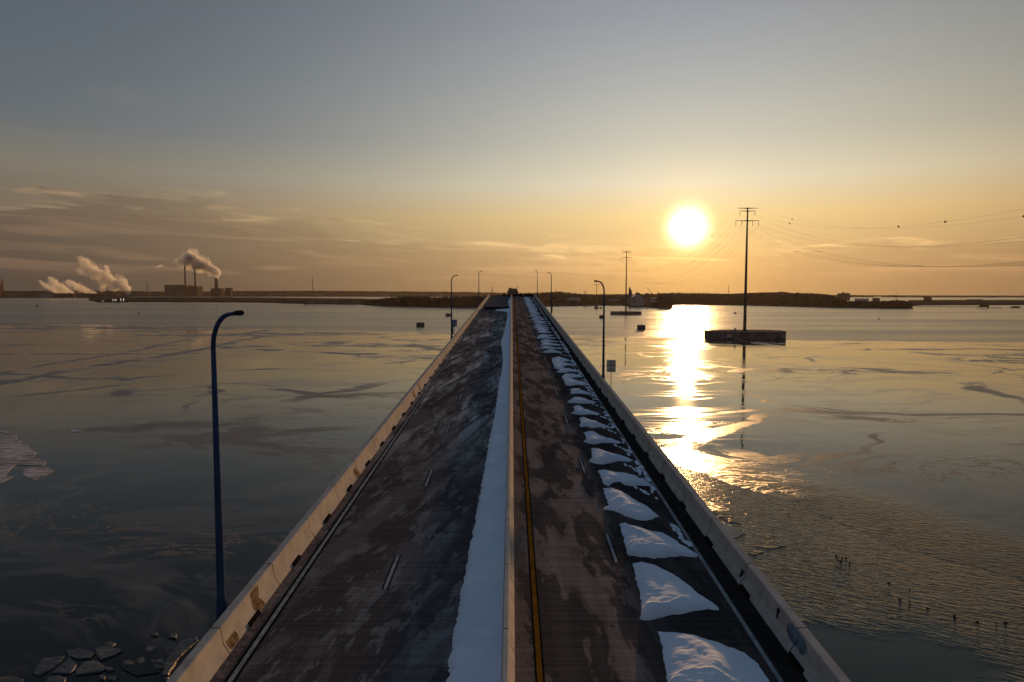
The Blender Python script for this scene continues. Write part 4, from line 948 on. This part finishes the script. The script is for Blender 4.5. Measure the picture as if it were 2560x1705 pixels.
# power station, far left
building(416, 470, 712.5, 733, 5400, 'brick', 'wide brick power station block left of the two tall chimneys', 120, bays=5)
building(470, 498, 716, 733, 5420, 'plant_dark', 'dark boiler house between the two tall chimneys', 90)
building(531, 556, 721, 731, 5400, 'plant_dark', 'low dark block at the foot of the thick smoking stack', 60)
building(566, 580, 720, 731, 5400, 'plant_dark', 'small square block right of the thick smoking stack', 45)
def chimney(px, py0, py1, Y, w0, w1, mat, label, group=None, cap=True):
    x, _, zb, zt = span(px, px + 1, py0, py1, Y); s = Y / F; zb = min(zb, 4)
    r = thing('chimney', (x, Y, zb), label, 'chimney', group); h = zt - zb
    mb = MB(); mb.tube([(0, 0, 0), (0, 0, h * .5), (0, 0, h)], [w1 * s / 2, (w0 + w1) * s / 4, w0 * s / 2], 14); obj('shaft', mb, M[mat], r, True)
    if cap:
        mb = MB(); mb.tube([(0, 0, h - .02 * h), (0, 0, h + .01 * h)], w0 * s / 2 * 1.06, 14); obj('rim', mb, M['plant_dark'], r)
    return r
G = 'chimneys of the power station'
chimney(467.8, 663, 728, 5360, 3.6, 4.8, 'brick', 'tall slender chimney beside the brick power station block', G)
chimney(492.3, 663, 728, 5360, 3.6, 5.2, 'brick', 'tall slender chimney nearer the thick smoking stack', G)
chimney(544.6, 695, 724, 5380, 7.2, 9.4, 'plant_dark', 'short thick stack pouring grey smoke', G)
G = 'red chimneys at the far left'
chimney(13.6, 698, 728, 5200, 2.4, 4.6, 'stack_red', 'taller reddish chimney at the far left edge', G)
chimney(9.0, 705.5, 728, 5200, 2.2, 3.0, 'stack_red', 'shorter reddish chimney at the far left edge', G)
building(-6, 3, 716, 745, 5000, 'plant_dark', 'dark tower block cut by the left edge of the photo', 20)
G = 'low sheds on the far left shore'
building(141, 187.5, 733.8, 745, 4780, 'plant_dark', 'low dark shed under the left steam plume', 60, group=G)
building(196, 246, 734.3, 745, 4780, 'plant_dark', 'low dark shed under the middle steam plume', 60, group=G)
building(104, 136, 737, 743.5, 4760, 'plant_pale', 'low pale shed left of the dark sheds', 40, 'roof_metal', G)
def barge():
    x, w, zb, zt = span(246, 326, 741, 755, 2680)
    r = thing('moored_ship', (x, 2675, 0), 'dark low ship with bright deck lamps on the left shore', 'ship')
    h = w / 2; mb = MB(); mb.prism([(-h, 0), (-h * .9, -9), (h * .8, -9), (h, 0), (h * .8, 9), (-h * .9, 9)], -.8, 5.5); obj('hull', mb, M['hull'], r)
    mb = MB(); mb.box((h * .25, 0, 9.0), (w * .42, 12, 7.0)); mb.box((h * .3, 0, 14.2), (w * .25, 9, 3.4)); obj('superstructure', mb, M['hull'], r)
    mb = MB(); mb.tube([(h * .12, 0, 12), (-h * .05, 0, 34)], .8, 6); obj('crane_boom', mb, M['hull'], r)
    for px, py in ((257, 752.5), (282.5, 748.8), (289, 748.8), (302, 746.8), (309, 747.3)):
        p = at(px, py, 2664); mb = MB(); mb.tube([(p.x - x, -11, p.z - .4), (p.x - x, -11, p.z + .4)], .5, 8); mb.tube([(p.x - x, -10.8, 5), (p.x - x, -10.8, p.z - .7)], .15, 5); obj('deck_lamp', mb, M['lit'], r)
barge()
def mast(px, py0, py1, Y, label, w=6.0, name='radio_mast', cat='mast'):
    x, _, zb, zt = span(px, px + 1, py0, py1, Y); zb = min(zb, 12); r = thing(name, (x, Y, zb), label, cat); h = zt - zb
    mb = MB()
    for a in range(3):
        q = 2 * math.pi * a / 3; mb.tube([(math.cos(q) * w, math.sin(q) * w, 0), (math.cos(q) * w * .25, math.sin(q) * w * .25, h * .6), (math.cos(q) * w * .15, math.sin(q) * w * .15, h)], Y * .00016, 5)
    for k in range(9):
        z = h * k / 9; q = w * (1 - .8 * min(1, k / 6)); mb.tube([(-q, 0, z), (q, 0, z + h / 9)], Y * .00010, 5)
    obj('lattice', mb, M['steel'], r); mb = MB(); mb.tube([(0, 0, h), (0, 0, h * 1.08)], Y * .00012, 5); obj('aerial', mb, M['steel'], r)
mast(373, 708, 731, 5100, 'thin lattice mast between the steam plumes and the power station')
mast(784, 695, 729, 5300, 'tall lattice mast on the ridge left of the bridge', 9.0)
mast(1818.5, 714, 734, 3600, 'thin lattice mast on the hill left of the tallest pole', 4.0)
mast(2236, 733, 750, 3400, 'thin lattice mast behind the point at the right', 3.5)
mast(1388, 724, 734, 3000, 'small lattice pylon above the trees right of the bridge end', 5.0)
def flare():
    Y = 2500; x, _, zb, zt = span(1231.3, 1232.3, 715, 745, Y)
    r = thing('flare_stack', (x, Y, 3), 'thin dark flare stack with a ladder tower above the left parapet end', 'flare stack'); h = zt - 3
    mb = MB(); mb.tube([(0, 0, 0), (0, 0, h)], .75, 8); obj('pipe', mb, M['plant_dark'], r)
    mb = MB()
    for dx in (-5.2, -3.0): mb.tube([(dx, 0, 0), (dx, 0, h * .84)], .3, 5)
    for k in range(12): mb.tube([(-5.2, 0, h * .84 * k / 12), (-3.0, 0, h * .84 * (k + .5) / 12)], .22, 5); mb.tube([(-3, 0, h * .84 * (k + .9) / 12), (0, 0, h * .84 * (k + .9) / 12)], .2, 5)
    obj('ladder_tower', mb, M['plant_dark'], r)
flare()
# right bank works
G = 'thin twin chimneys on the right bank'
chimney(1459.4, 725.3, 748, 2150, 1.0, 1.5, 'plant_dark', 'left of two thin twin chimneys on the right bank', G, False)
chimney(1463.7, 725.3, 748, 2150, 1.0, 1.5, 'plant_dark', 'right of two thin twin chimneys on the right bank', G, False)
building(1470, 1481, 736.5, 758, 2200, 'plant_dark', 'dark square block right of the thin twin chimneys', 25)
building(1521, 1546, 748.5, 754, 2300, 'plant_pale', 'long low pale shed among the trees left of the storage shed', 20, 'roof_metal')
building(1418, 1450, 744.3, 750, 2300, 'plant_pale', 'long low pale shed under the trees above the twin chimneys', 20, 'roof_metal')
def silo_tower():
    Y = 1900; x, w, zb, zt = span(1570.5, 1577.5, 718, 752, Y)
    r = thing('silo_tower', (x, Y, 3), 'tall brown silo tower behind the second steel pole', 'silo'); h = zt - 3
    mb = MB(); mb.box((0, 0, h * .41), (w, w, h * .82)); obj('shaft', mb, M['brick'], r)
    mb = MB(); mb.box((-w * .12, 0, h * .87), (w * .7, w * .8, h * .10)); mb.box((-w * .25, 0, h * .96), (w * .35, w * .5, h * .08)); obj('head_house', mb, M['brick'], r)
silo_tower()
def shed():
    Y = 1880; x, w, zb, zt = span(1577.5, 1609, 736, 763, Y); e = at(CX, 745, Y).z - 2.5; rg = zt - 2.5
    r = thing('storage_shed', (x, Y, 2.5), 'large grey gabled storage shed with a rooftop cabin', 'storage shed'); h = w / 2; d = 60
    mb = MB(); mb.add([(-h, 0, 0), (h, 0, 0), (h, 0, e), (0, 0, rg), (-h, 0, e), (-h, d, 0), (h, d, 0), (h, d, e), (0, d, rg), (-h, d, e)], [(0, 1, 2, 3, 4), (9, 8, 7, 6, 5), (1, 6, 7, 2), (0, 4, 9, 5), (5, 6, 1, 0)]); obj('wall', mb, M['plant_pale'], r)
    mb = MB(); t = .6
    mb.add([(-h * 1.04, -1, e - .6), (0, -1, rg + .05), (h * 1.04, -1, e - .6), (-h * 1.04, -1, e), (0, -1, rg + t), (h * 1.04, -1, e), (-h * 1.04, d + 1, e - .6), (0, d + 1, rg + .05), (h * 1.04, d + 1, e - .6), (-h * 1.04, d + 1, e), (0, d + 1, rg + t), (h * 1.04, d + 1, e)],
           [(0, 1, 4, 3), (1, 2, 5, 4), (3, 4, 10, 9), (4, 5, 11, 10), (0, 6, 7, 1), (1, 7, 8, 2), (6, 9, 10, 7), (7, 10, 11, 8), (0, 3, 9, 6), (2, 8, 11, 5)]); obj('roof', mb, M['roof_metal'], r)
    mb = MB(); zc = at(CX, 731.3, Y).z - 2.5; mb.box((0, 6, (rg + zc) / 2 - 1), (8.6 * Y / F, 9, zc - rg + 2)); obj('rooftop_cabin', mb, M['plant_dark'], r)
    mb = MB(); mb.box((-h * .5, -.3, e * .55), (3, .6, e * .4)); obj('door', mb, M['plant_dark'], r)
    a = at(1597, 734, Y + 3); b = at(1614, 740, Y + 3)
    mb = MB(); mb.tube([(a.x - x, 3, a.z - 2.5), (b.x - x, 3, b.z - 2.5)], 1.3, 4); obj('conveyor', mb, M['plant_dark'], r)
shed()
building(1612.5, 1621.5, 734, 763, 1880, 'brick', 'brown square tower at the right end of the sloping conveyor', 12)
def crane(px0, py0, px1, py1, pyb, Y, rad, label):
    a, b = at(px0, py0, Y), at(px1, py1, Y); r = thing('crane', (b.x, Y, 3), label, 'crane', 'cranes on the right bank')
    mb = MB(); mb.tube([(a.x - b.x, 0, a.z - 3), (0, 0, b.z - 3)], rad, 5); obj('boom', mb, M['plant_dark'], r)
    mb = MB(); mb.tube([(0, 0, 0), (0, 0, b.z - 3)], rad * 1.6, 6); mb.box((rad * 2, 0, b.z - 3), (rad * 5, rad * 4, rad * 4)); obj('tower', mb, M['plant_dark'], r)
crane(1617.5, 718.5, 1628.5, 733, 752, 1950, .55, 'slim crane with a jib leaning left above the conveyor tower')
crane(1645.3, 729.5, 1641, 746, 760, 1850, .9, 'thick crane boom leaning right beside the moored ship')
building(1626, 1642, 745, 763, 1850, 'plant_pale', 'small pale block between the conveyor tower and the ship', 14, 'roof_metal')
def ship():
    Y = 1745; x, w, zb, zt = span(1642, 1684, 742, 770, Y)
    r = thing('cargo_ship', (x, Y, 0), 'dark cargo ship seen end on, moored left of the sun glint', 'ship'); h = w / 2
    def z(py): return at(CX, py, Y).z
    mb = MB(); O = [(-h, 0), (h * .75, 0), (h, 14), (h * .9, 110), (0, 135), (-h * .8, 110), (-h, 60)]
    mb.prism(O, -.8, z(757)); obj('hull', mb, M['hull'], r)
    mb = MB(); mb.box((h * .05, 14, (z(757) + z(747)) / 2), (w * .78, 18, z(747) - z(757))); mb.box((h * .18, 14, (z(747) + z(743.5)) / 2), (w * .52, 14, z(743.5) - z(747))); mb.box((h * .3, 14, z(743.5) + 1), (w * .3, 10, 2)); obj('superstructure', mb, M['hull'], r)
    mb = MB(); mb.tube([(h * .35, 18, z(745)), (h * .35, 18, z(740.5))], 2.2, 8); obj('funnel', mb, M['hull'], r)
    mb = MB(); mb.tube([(-h * .5, 30, z(757)), (-h * .5, 30, z(744))], .5, 6); mb.tube([(-h * .5, 30, z(750)), (-h * 1.0, 30, z(742))], .35, 5); obj('derrick', mb, M['hull'], r)
ship()
def dock_frame():
    c = water_pt(1461, 771); r = thing('mooring_trestle', (c.x, c.y, 0), 'small dark two legged mooring frame left of the smallest pole', 'mooring frame')
    mb = MB(); mb.box((0, 0, 4.2), (5.5, 2, .9)); obj('cap', mb, M['hull'], r)
    for s_ in (-1, 1):
        mb = MB(); mb.tube([(s_ * 2.6, 0, -.8), (s_ * 1.9, 0, 3.8)], .35, 6); obj('leg', mb, M['hull'], r)
dock_frame()
def plant_block():
    Y = 2900; x, w, zb, zt = span(2093, 2117.5, 733.5, 752, Y)
    r = thing('plant_tower', (x, Y, 3), 'hazy square plant block with a small turret behind the wooded point', 'plant tower'); h = zt - 3
    mb = MB(); mb.box((0, 0, h / 2), (w, 25, h)); obj('wall', mb, M['plant_dark'], r)
    mb = MB(); mb.box((-w * .08, 0, h + 2.6), (w * .18, 8, 5.2)); mb.box((w * .3, 0, h + .8), (w * .35, 12, 1.6)); obj('turret', mb, M['plant_dark'], r)
plant_block()
building(2310, 2325, 743.5, 758, 2700, 'plant_dark', 'small dark hazy block behind the jetty', 15)
building(2140, 2168, 747, 757, 2500, 'plant_pale', 'pale low works behind the point under the pink steam', 20, 'roof_metal')
building(2182, 2196, 745.5, 757, 2400, 'plant_dark', 'small dark works at the foot of the pink steam', 14)
building(2420, 2452, 749, 760, 3000, 'plant_dark', 'long low hazy block on the far right shore', 25)
def jetty(pts, label, posts, w=3.0):
    P = [water_pt(*p) for p in pts]; c = P[0]; r = thing('jetty', (c.x, c.y, 0), label, 'jetty', 'jetties on the far shores')
    mb = MB()
    for a, b in zip(P, P[1:]):
        n = Vector((-(b - a).y, (b - a).x, 0)).normalized() * w; q = [a - c + n, a - c - n, b - c - n, b - c + n]
        mb.add([(v.x, v.y, zz) for zz in (2.2, 3.3) for v in q], [(3, 2, 1, 0), (4, 5, 6, 7), (0, 1, 5, 4), (1, 2, 6, 5), (2, 3, 7, 6), (3, 0, 4, 7)])
    obj('walkway', mb, M['hull'], r, fix=True)
    L = [(a, b) for a, b in zip(P, P[1:])]
    for k in range(posts):
        t = (k + .5) / posts * len(L); i = min(int(t), len(L) - 1); p = L[i][0].lerp(L[i][1], t - i) - c
        mb = MB(); mb.tube([(p.x, p.y, -.8), (p.x, p.y, 2.3)], .6, 6); obj('pile', mb, M['hull'], r)
    return r
jetty([(2281, 766.0), (2305, 768.3), (2360, 769.0), (2447, 769.8)], 'long low jetty running right from the wooded point', 9, 2.0)
jetty([(2466, 771.5), (2505, 772.0)], 'short dark jetty stub right of the jetty house', 4, 2.0)
jetty([(757, 764.5), (810, 764.8), (890, 765.5)], 'low dark jetty reaching left from the shore below the lattice mast', 9, 2.5)
x_, w_, _, _ = span(2447, 2465, 762.5, 771, 1690)
r = thing('jetty_house', (x_, 1690, 0), 'dark boxy house on piles at the end of the long jetty', 'jetty house')
mb = MB(); mb.box((0, 0, 5.2), (w_, 10, 5.2)); obj('wall', mb, M['hull'], r)
mb = MB(); mb.box((0, 0, 8.1), (w_ * 1.05, 10.6, .6)); mb.box((-w_ * .5 - 4, 0, 3.4), (9, 5, 2.0)); obj('roof', mb, M['hull'], r)
for s_ in (-1, 0, 1):
    mb = MB(); mb.tube([(s_ * w_ * .4, 0, -.8), (s_ * w_ * .4, 0, 2.7)], .8, 6); obj('pile', mb, M['hull'], r)
c = water_pt(2538, 769.7); r = thing('barge', (c.x, c.y, 0), 'low dark barge at the right edge of the far water', 'barge')
mb = MB(); mb.prism([(-13, 0), (-11, -4), (11, -4), (13.5, 0), (11, 4), (-11, 4)], -.7, 2.2); obj('hull', mb, M['hull'], r)
mb = MB(); mb.box((1, 0, 3.2), (16, 5, 2)); obj('deck_load', mb, M['hull'], r)
c = water_pt(760, 763.5); r = thing('jetty_hut', (c.x + 5, c.y, 3.3), 'small hut at the left end of the jetty below the lattice mast', 'hut')
mb = MB(); mb.box((0, 0, 1.6), (8, 4, 3.2)); obj('wall', mb, M['hull'], r)
mb = MB(); mb.box((0, 0, 3.45), (8.6, 4.6, .5)); obj('roof', mb, M['hull'], r)
# ------------------------------------------------------------------ smoke and steam
def plume(blobs, Y, mat, label, vox, amp, seed=0, name='steam_plume', cat='steam plume', group=None, fringe=False):
    bm = bmesh.new(); s = Y / F; rnd = random.Random(seed)
    c0 = at(blobs[0][0], blobs[0][1], Y)
    dense = []
    for (a, b, r1), (c, d, r2) in zip(blobs, blobs[1:]):
        if r1 < 0 or r2 < 0: continue
        k = max(2, int(math.hypot(c - a, d - b) / max(1.2, min(r1, r2) * .55)))
        for i in range(k + 1):
            t = i / k; dense.append((a + (c - a) * t, b + (d - b) * t, r1 + (r2 - r1) * t))
    for px, py, r_ in dense:
        p = at(px, py, Y) - c0; rr = r_ * s * 1.5
        bmesh.ops.create_icosphere(bm, subdivisions=2, radius=rr * .72, matrix=Matrix.Translation(p))
        for _ in range(4):
            q = Vector((rnd.gauss(0, 1), rnd.gauss(0, 1), rnd.gauss(0, 1))).normalized() * rr * rnd.uniform(.55, .95)
            bmesh.ops.create_icosphere(bm, subdivisions=2, radius=rr * rnd.uniform(.28, .55), matrix=Matrix.Translation(p + q))
    me = bpy.data.meshes.new(name); bm.to_mesh(me); bm.free()
    o = bpy.data.objects.new(name, me); COL.objects.link(o)
    m = o.modifiers.new('r', 'REMESH'); m.mode = 'VOXEL'; m.voxel_size = vox
    for q, (sz, st) in enumerate(((vox * 9, amp), (vox * 4, amp * .55))):
        t = bpy.data.textures.new('puff', 'CLOUDS'); t.noise_scale = sz; t.noise_depth = 3
        d = o.modifiers.new('d', 'DISPLACE'); d.texture = t; d.strength = st; d.mid_level = .5; d.texture_coords = 'LOCAL'
    m = o.modifiers.new('r2', 'REMESH'); m.mode = 'VOXEL'; m.voxel_size = vox
    dg = bpy.context.evaluated_depsgraph_get(); me2 = bpy.data.meshes.new_from_object(o.evaluated_get(dg))
    bm = bmesh.new(); bm.from_mesh(me2); seen = set(); comps = []      # keep the largest closed piece
    for f in bm.faces:
        if f in seen: continue
        st = [f]; seen.add(f); cc = []
        while st:
            g = st.pop(); cc.append(g)
            for e in g.edges:
                for h in e.link_faces:
                    if h not in seen: seen.add(h); st.append(h)
        comps.append(cc)
    comps.sort(key=len)
    bmesh.ops.delete(bm, geom=[f for cc in comps[:-1] for f in cc], context='FACES')
    bm.to_mesh(me2); bm.free()
    o.modifiers.clear(); o.data = me2; me2.materials.clear(); me2.materials.append(M[mat])
    me2.polygons.foreach_set('use_smooth', [True] * len(me2.polygons))
    o.location = c0
    if fringe:                                             # the thinning outer steam
        b = MB(); rn = random.Random(seed + 50); bm = bmesh.new()
        for px, py, r_ in dense[::2]:
            p = at(px, py, Y) - c0; rr = r_ * s * 1.5
            for _ in range(3):
                q = Vector((rn.gauss(-.35, .6), rn.gauss(0, .6), rn.gauss(.2, .6))) * rr
                bmesh.ops.create_icosphere(bm, subdivisions=2, radius=rr * rn.uniform(.6, 1.0), matrix=Matrix.Translation(p + q))
        mf = bpy.data.meshes.new('fringe'); bm.to_mesh(mf); bm.free()
        fo = bpy.data.objects.new('fringe', mf); COL.objects.link(fo)
        m = fo.modifiers.new('r', 'REMESH'); m.mode = 'VOXEL'; m.voxel_size = vox * 1.6
        t = bpy.data.textures.new('puff', 'CLOUDS'); t.noise_scale = vox * 6; t.noise_depth = 3
        d = fo.modifiers.new('d', 'DISPLACE'); d.texture = t; d.strength = amp * 1.6; d.mid_level = .6; d.texture_coords = 'LOCAL'
        dg = bpy.context.evaluated_depsgraph_get(); mf2 = bpy.data.meshes.new_from_object(fo.evaluated_get(dg))
        fo.modifiers.clear(); fo.data = mf2; mf2.materials.clear(); mf2.materials.append(M['fringe']); fo.parent = o
    return tag(o, label, cat, group)
G = 'steam plumes over the far left shore'
plume([(187, 733, 1.2), (178, 730, 2.5), (165, 727, 4.5), (152, 721, 6.5), (142, 713, 6), (133, 704, 5), (124, 696, 3.5), (0, 0, -1), (170, 731, 2), (152, 729, 3.5), (138, 726, 4.5), (126, 721, 4), (114, 714, 3.4), (105, 708, 2.8), (99, 701, 1.6)], 4900, 'steam', 'orange lit steam plume, leftmost of three, over the left dark shed', 3.5, 14, 1, group=G, fringe=True)
plume([(243, 733.5, 1.2), (230, 730, 3), (216, 726, 4.5), (202, 721, 5.5), (190, 716, 5.5), (180, 710, 5), (167, 704, 3.5)], 4900, 'steam', 'orange lit steam plume, middle of three, over the right dark shed', 3.5, 14, 2, group=G, fringe=True)
plume([(327, 733, 1.6), (321, 728, 4.5), (312, 720, 8), (298, 712, 11), (283, 708, 11), (268, 700, 9), (258, 688, 8), (238, 682, 10), (222, 671, 9), (212, 660, 8), (208, 653, 6)], 4900, 'steam', 'largest orange steam plume, rightmost of three, leaning left in two heads', 4.5, 20, 3, group=G, fringe=True)
plume([(264, 692, 6), (268, 682, 5.5), (268, 672, 4.5), (263, 666, 3)], 4915, 'steam', 'short upright puff on the right shoulder of the largest steam plume', 4.0, 14, 8, group=G)
plume([(544.6, 694.5, 3.0), (543.5, 688, 4.6), (539, 680, 6.5), (530, 673, 8), (518, 667, 9), (506, 662, 10), (494, 658, 11), (481, 652, 11.5), (470, 650, 9.5), (458, 655, 7), (448, 657, 5), (438, 656.5, 3)], 5380, 'stack_smoke', 'grey smoke plume with orange lit top streaming left from the thick stack', 4.5, 24, 5, 'smoke_plume', 'smoke plume', fringe=True)
plume([(481, 645, 8), (474, 634, 5), (471, 627, 2.5)], 5385, 'steam', 'small upright puff on top of the grey smoke plume', 4.5, 16, 6, 'smoke_plume', 'smoke plume')
plume([(391, 667, 2), (398, 665.5, 2.6), (407, 663.5, 2.2)], 5380, 'thin_steam', 'small detached pink puff left of the grey smoke plume', 3.5, 8, 7, 'smoke_plume', 'smoke plume')
plume([(1231, 714.6, .7), (1228.5, 713.6, .9), (1225, 713.2, .8), (1221, 713, .5)], 2500, 'steam', 'tiny bright wisp at the top of the flare stack', .45, .6, 9)
plume([(1526.5, 740.5, 1.2), (1523.5, 741.5, 1.8), (1520.5, 740, 1.4), (1519, 738.5, 1)], 2400, 'steam', 'small glowing orange puff above the low pale shed among the trees', .9, 2.5, 10)
plume([(2190, 747, 1.2), (2193, 744.5, 2.4), (2199, 743, 2.2), (2205, 744, 1.2)], 2420, 'steam', 'pink steam puff above the dark works behind the point', .9, 3, 11)
plume([(2191, 744.5, 1.4), (2185, 740, 1.0), (2180, 735.5, .6)], 2425, 'steam', 'thin pink wisp leaning left above the pink steam puff', .7, 1.5, 12)
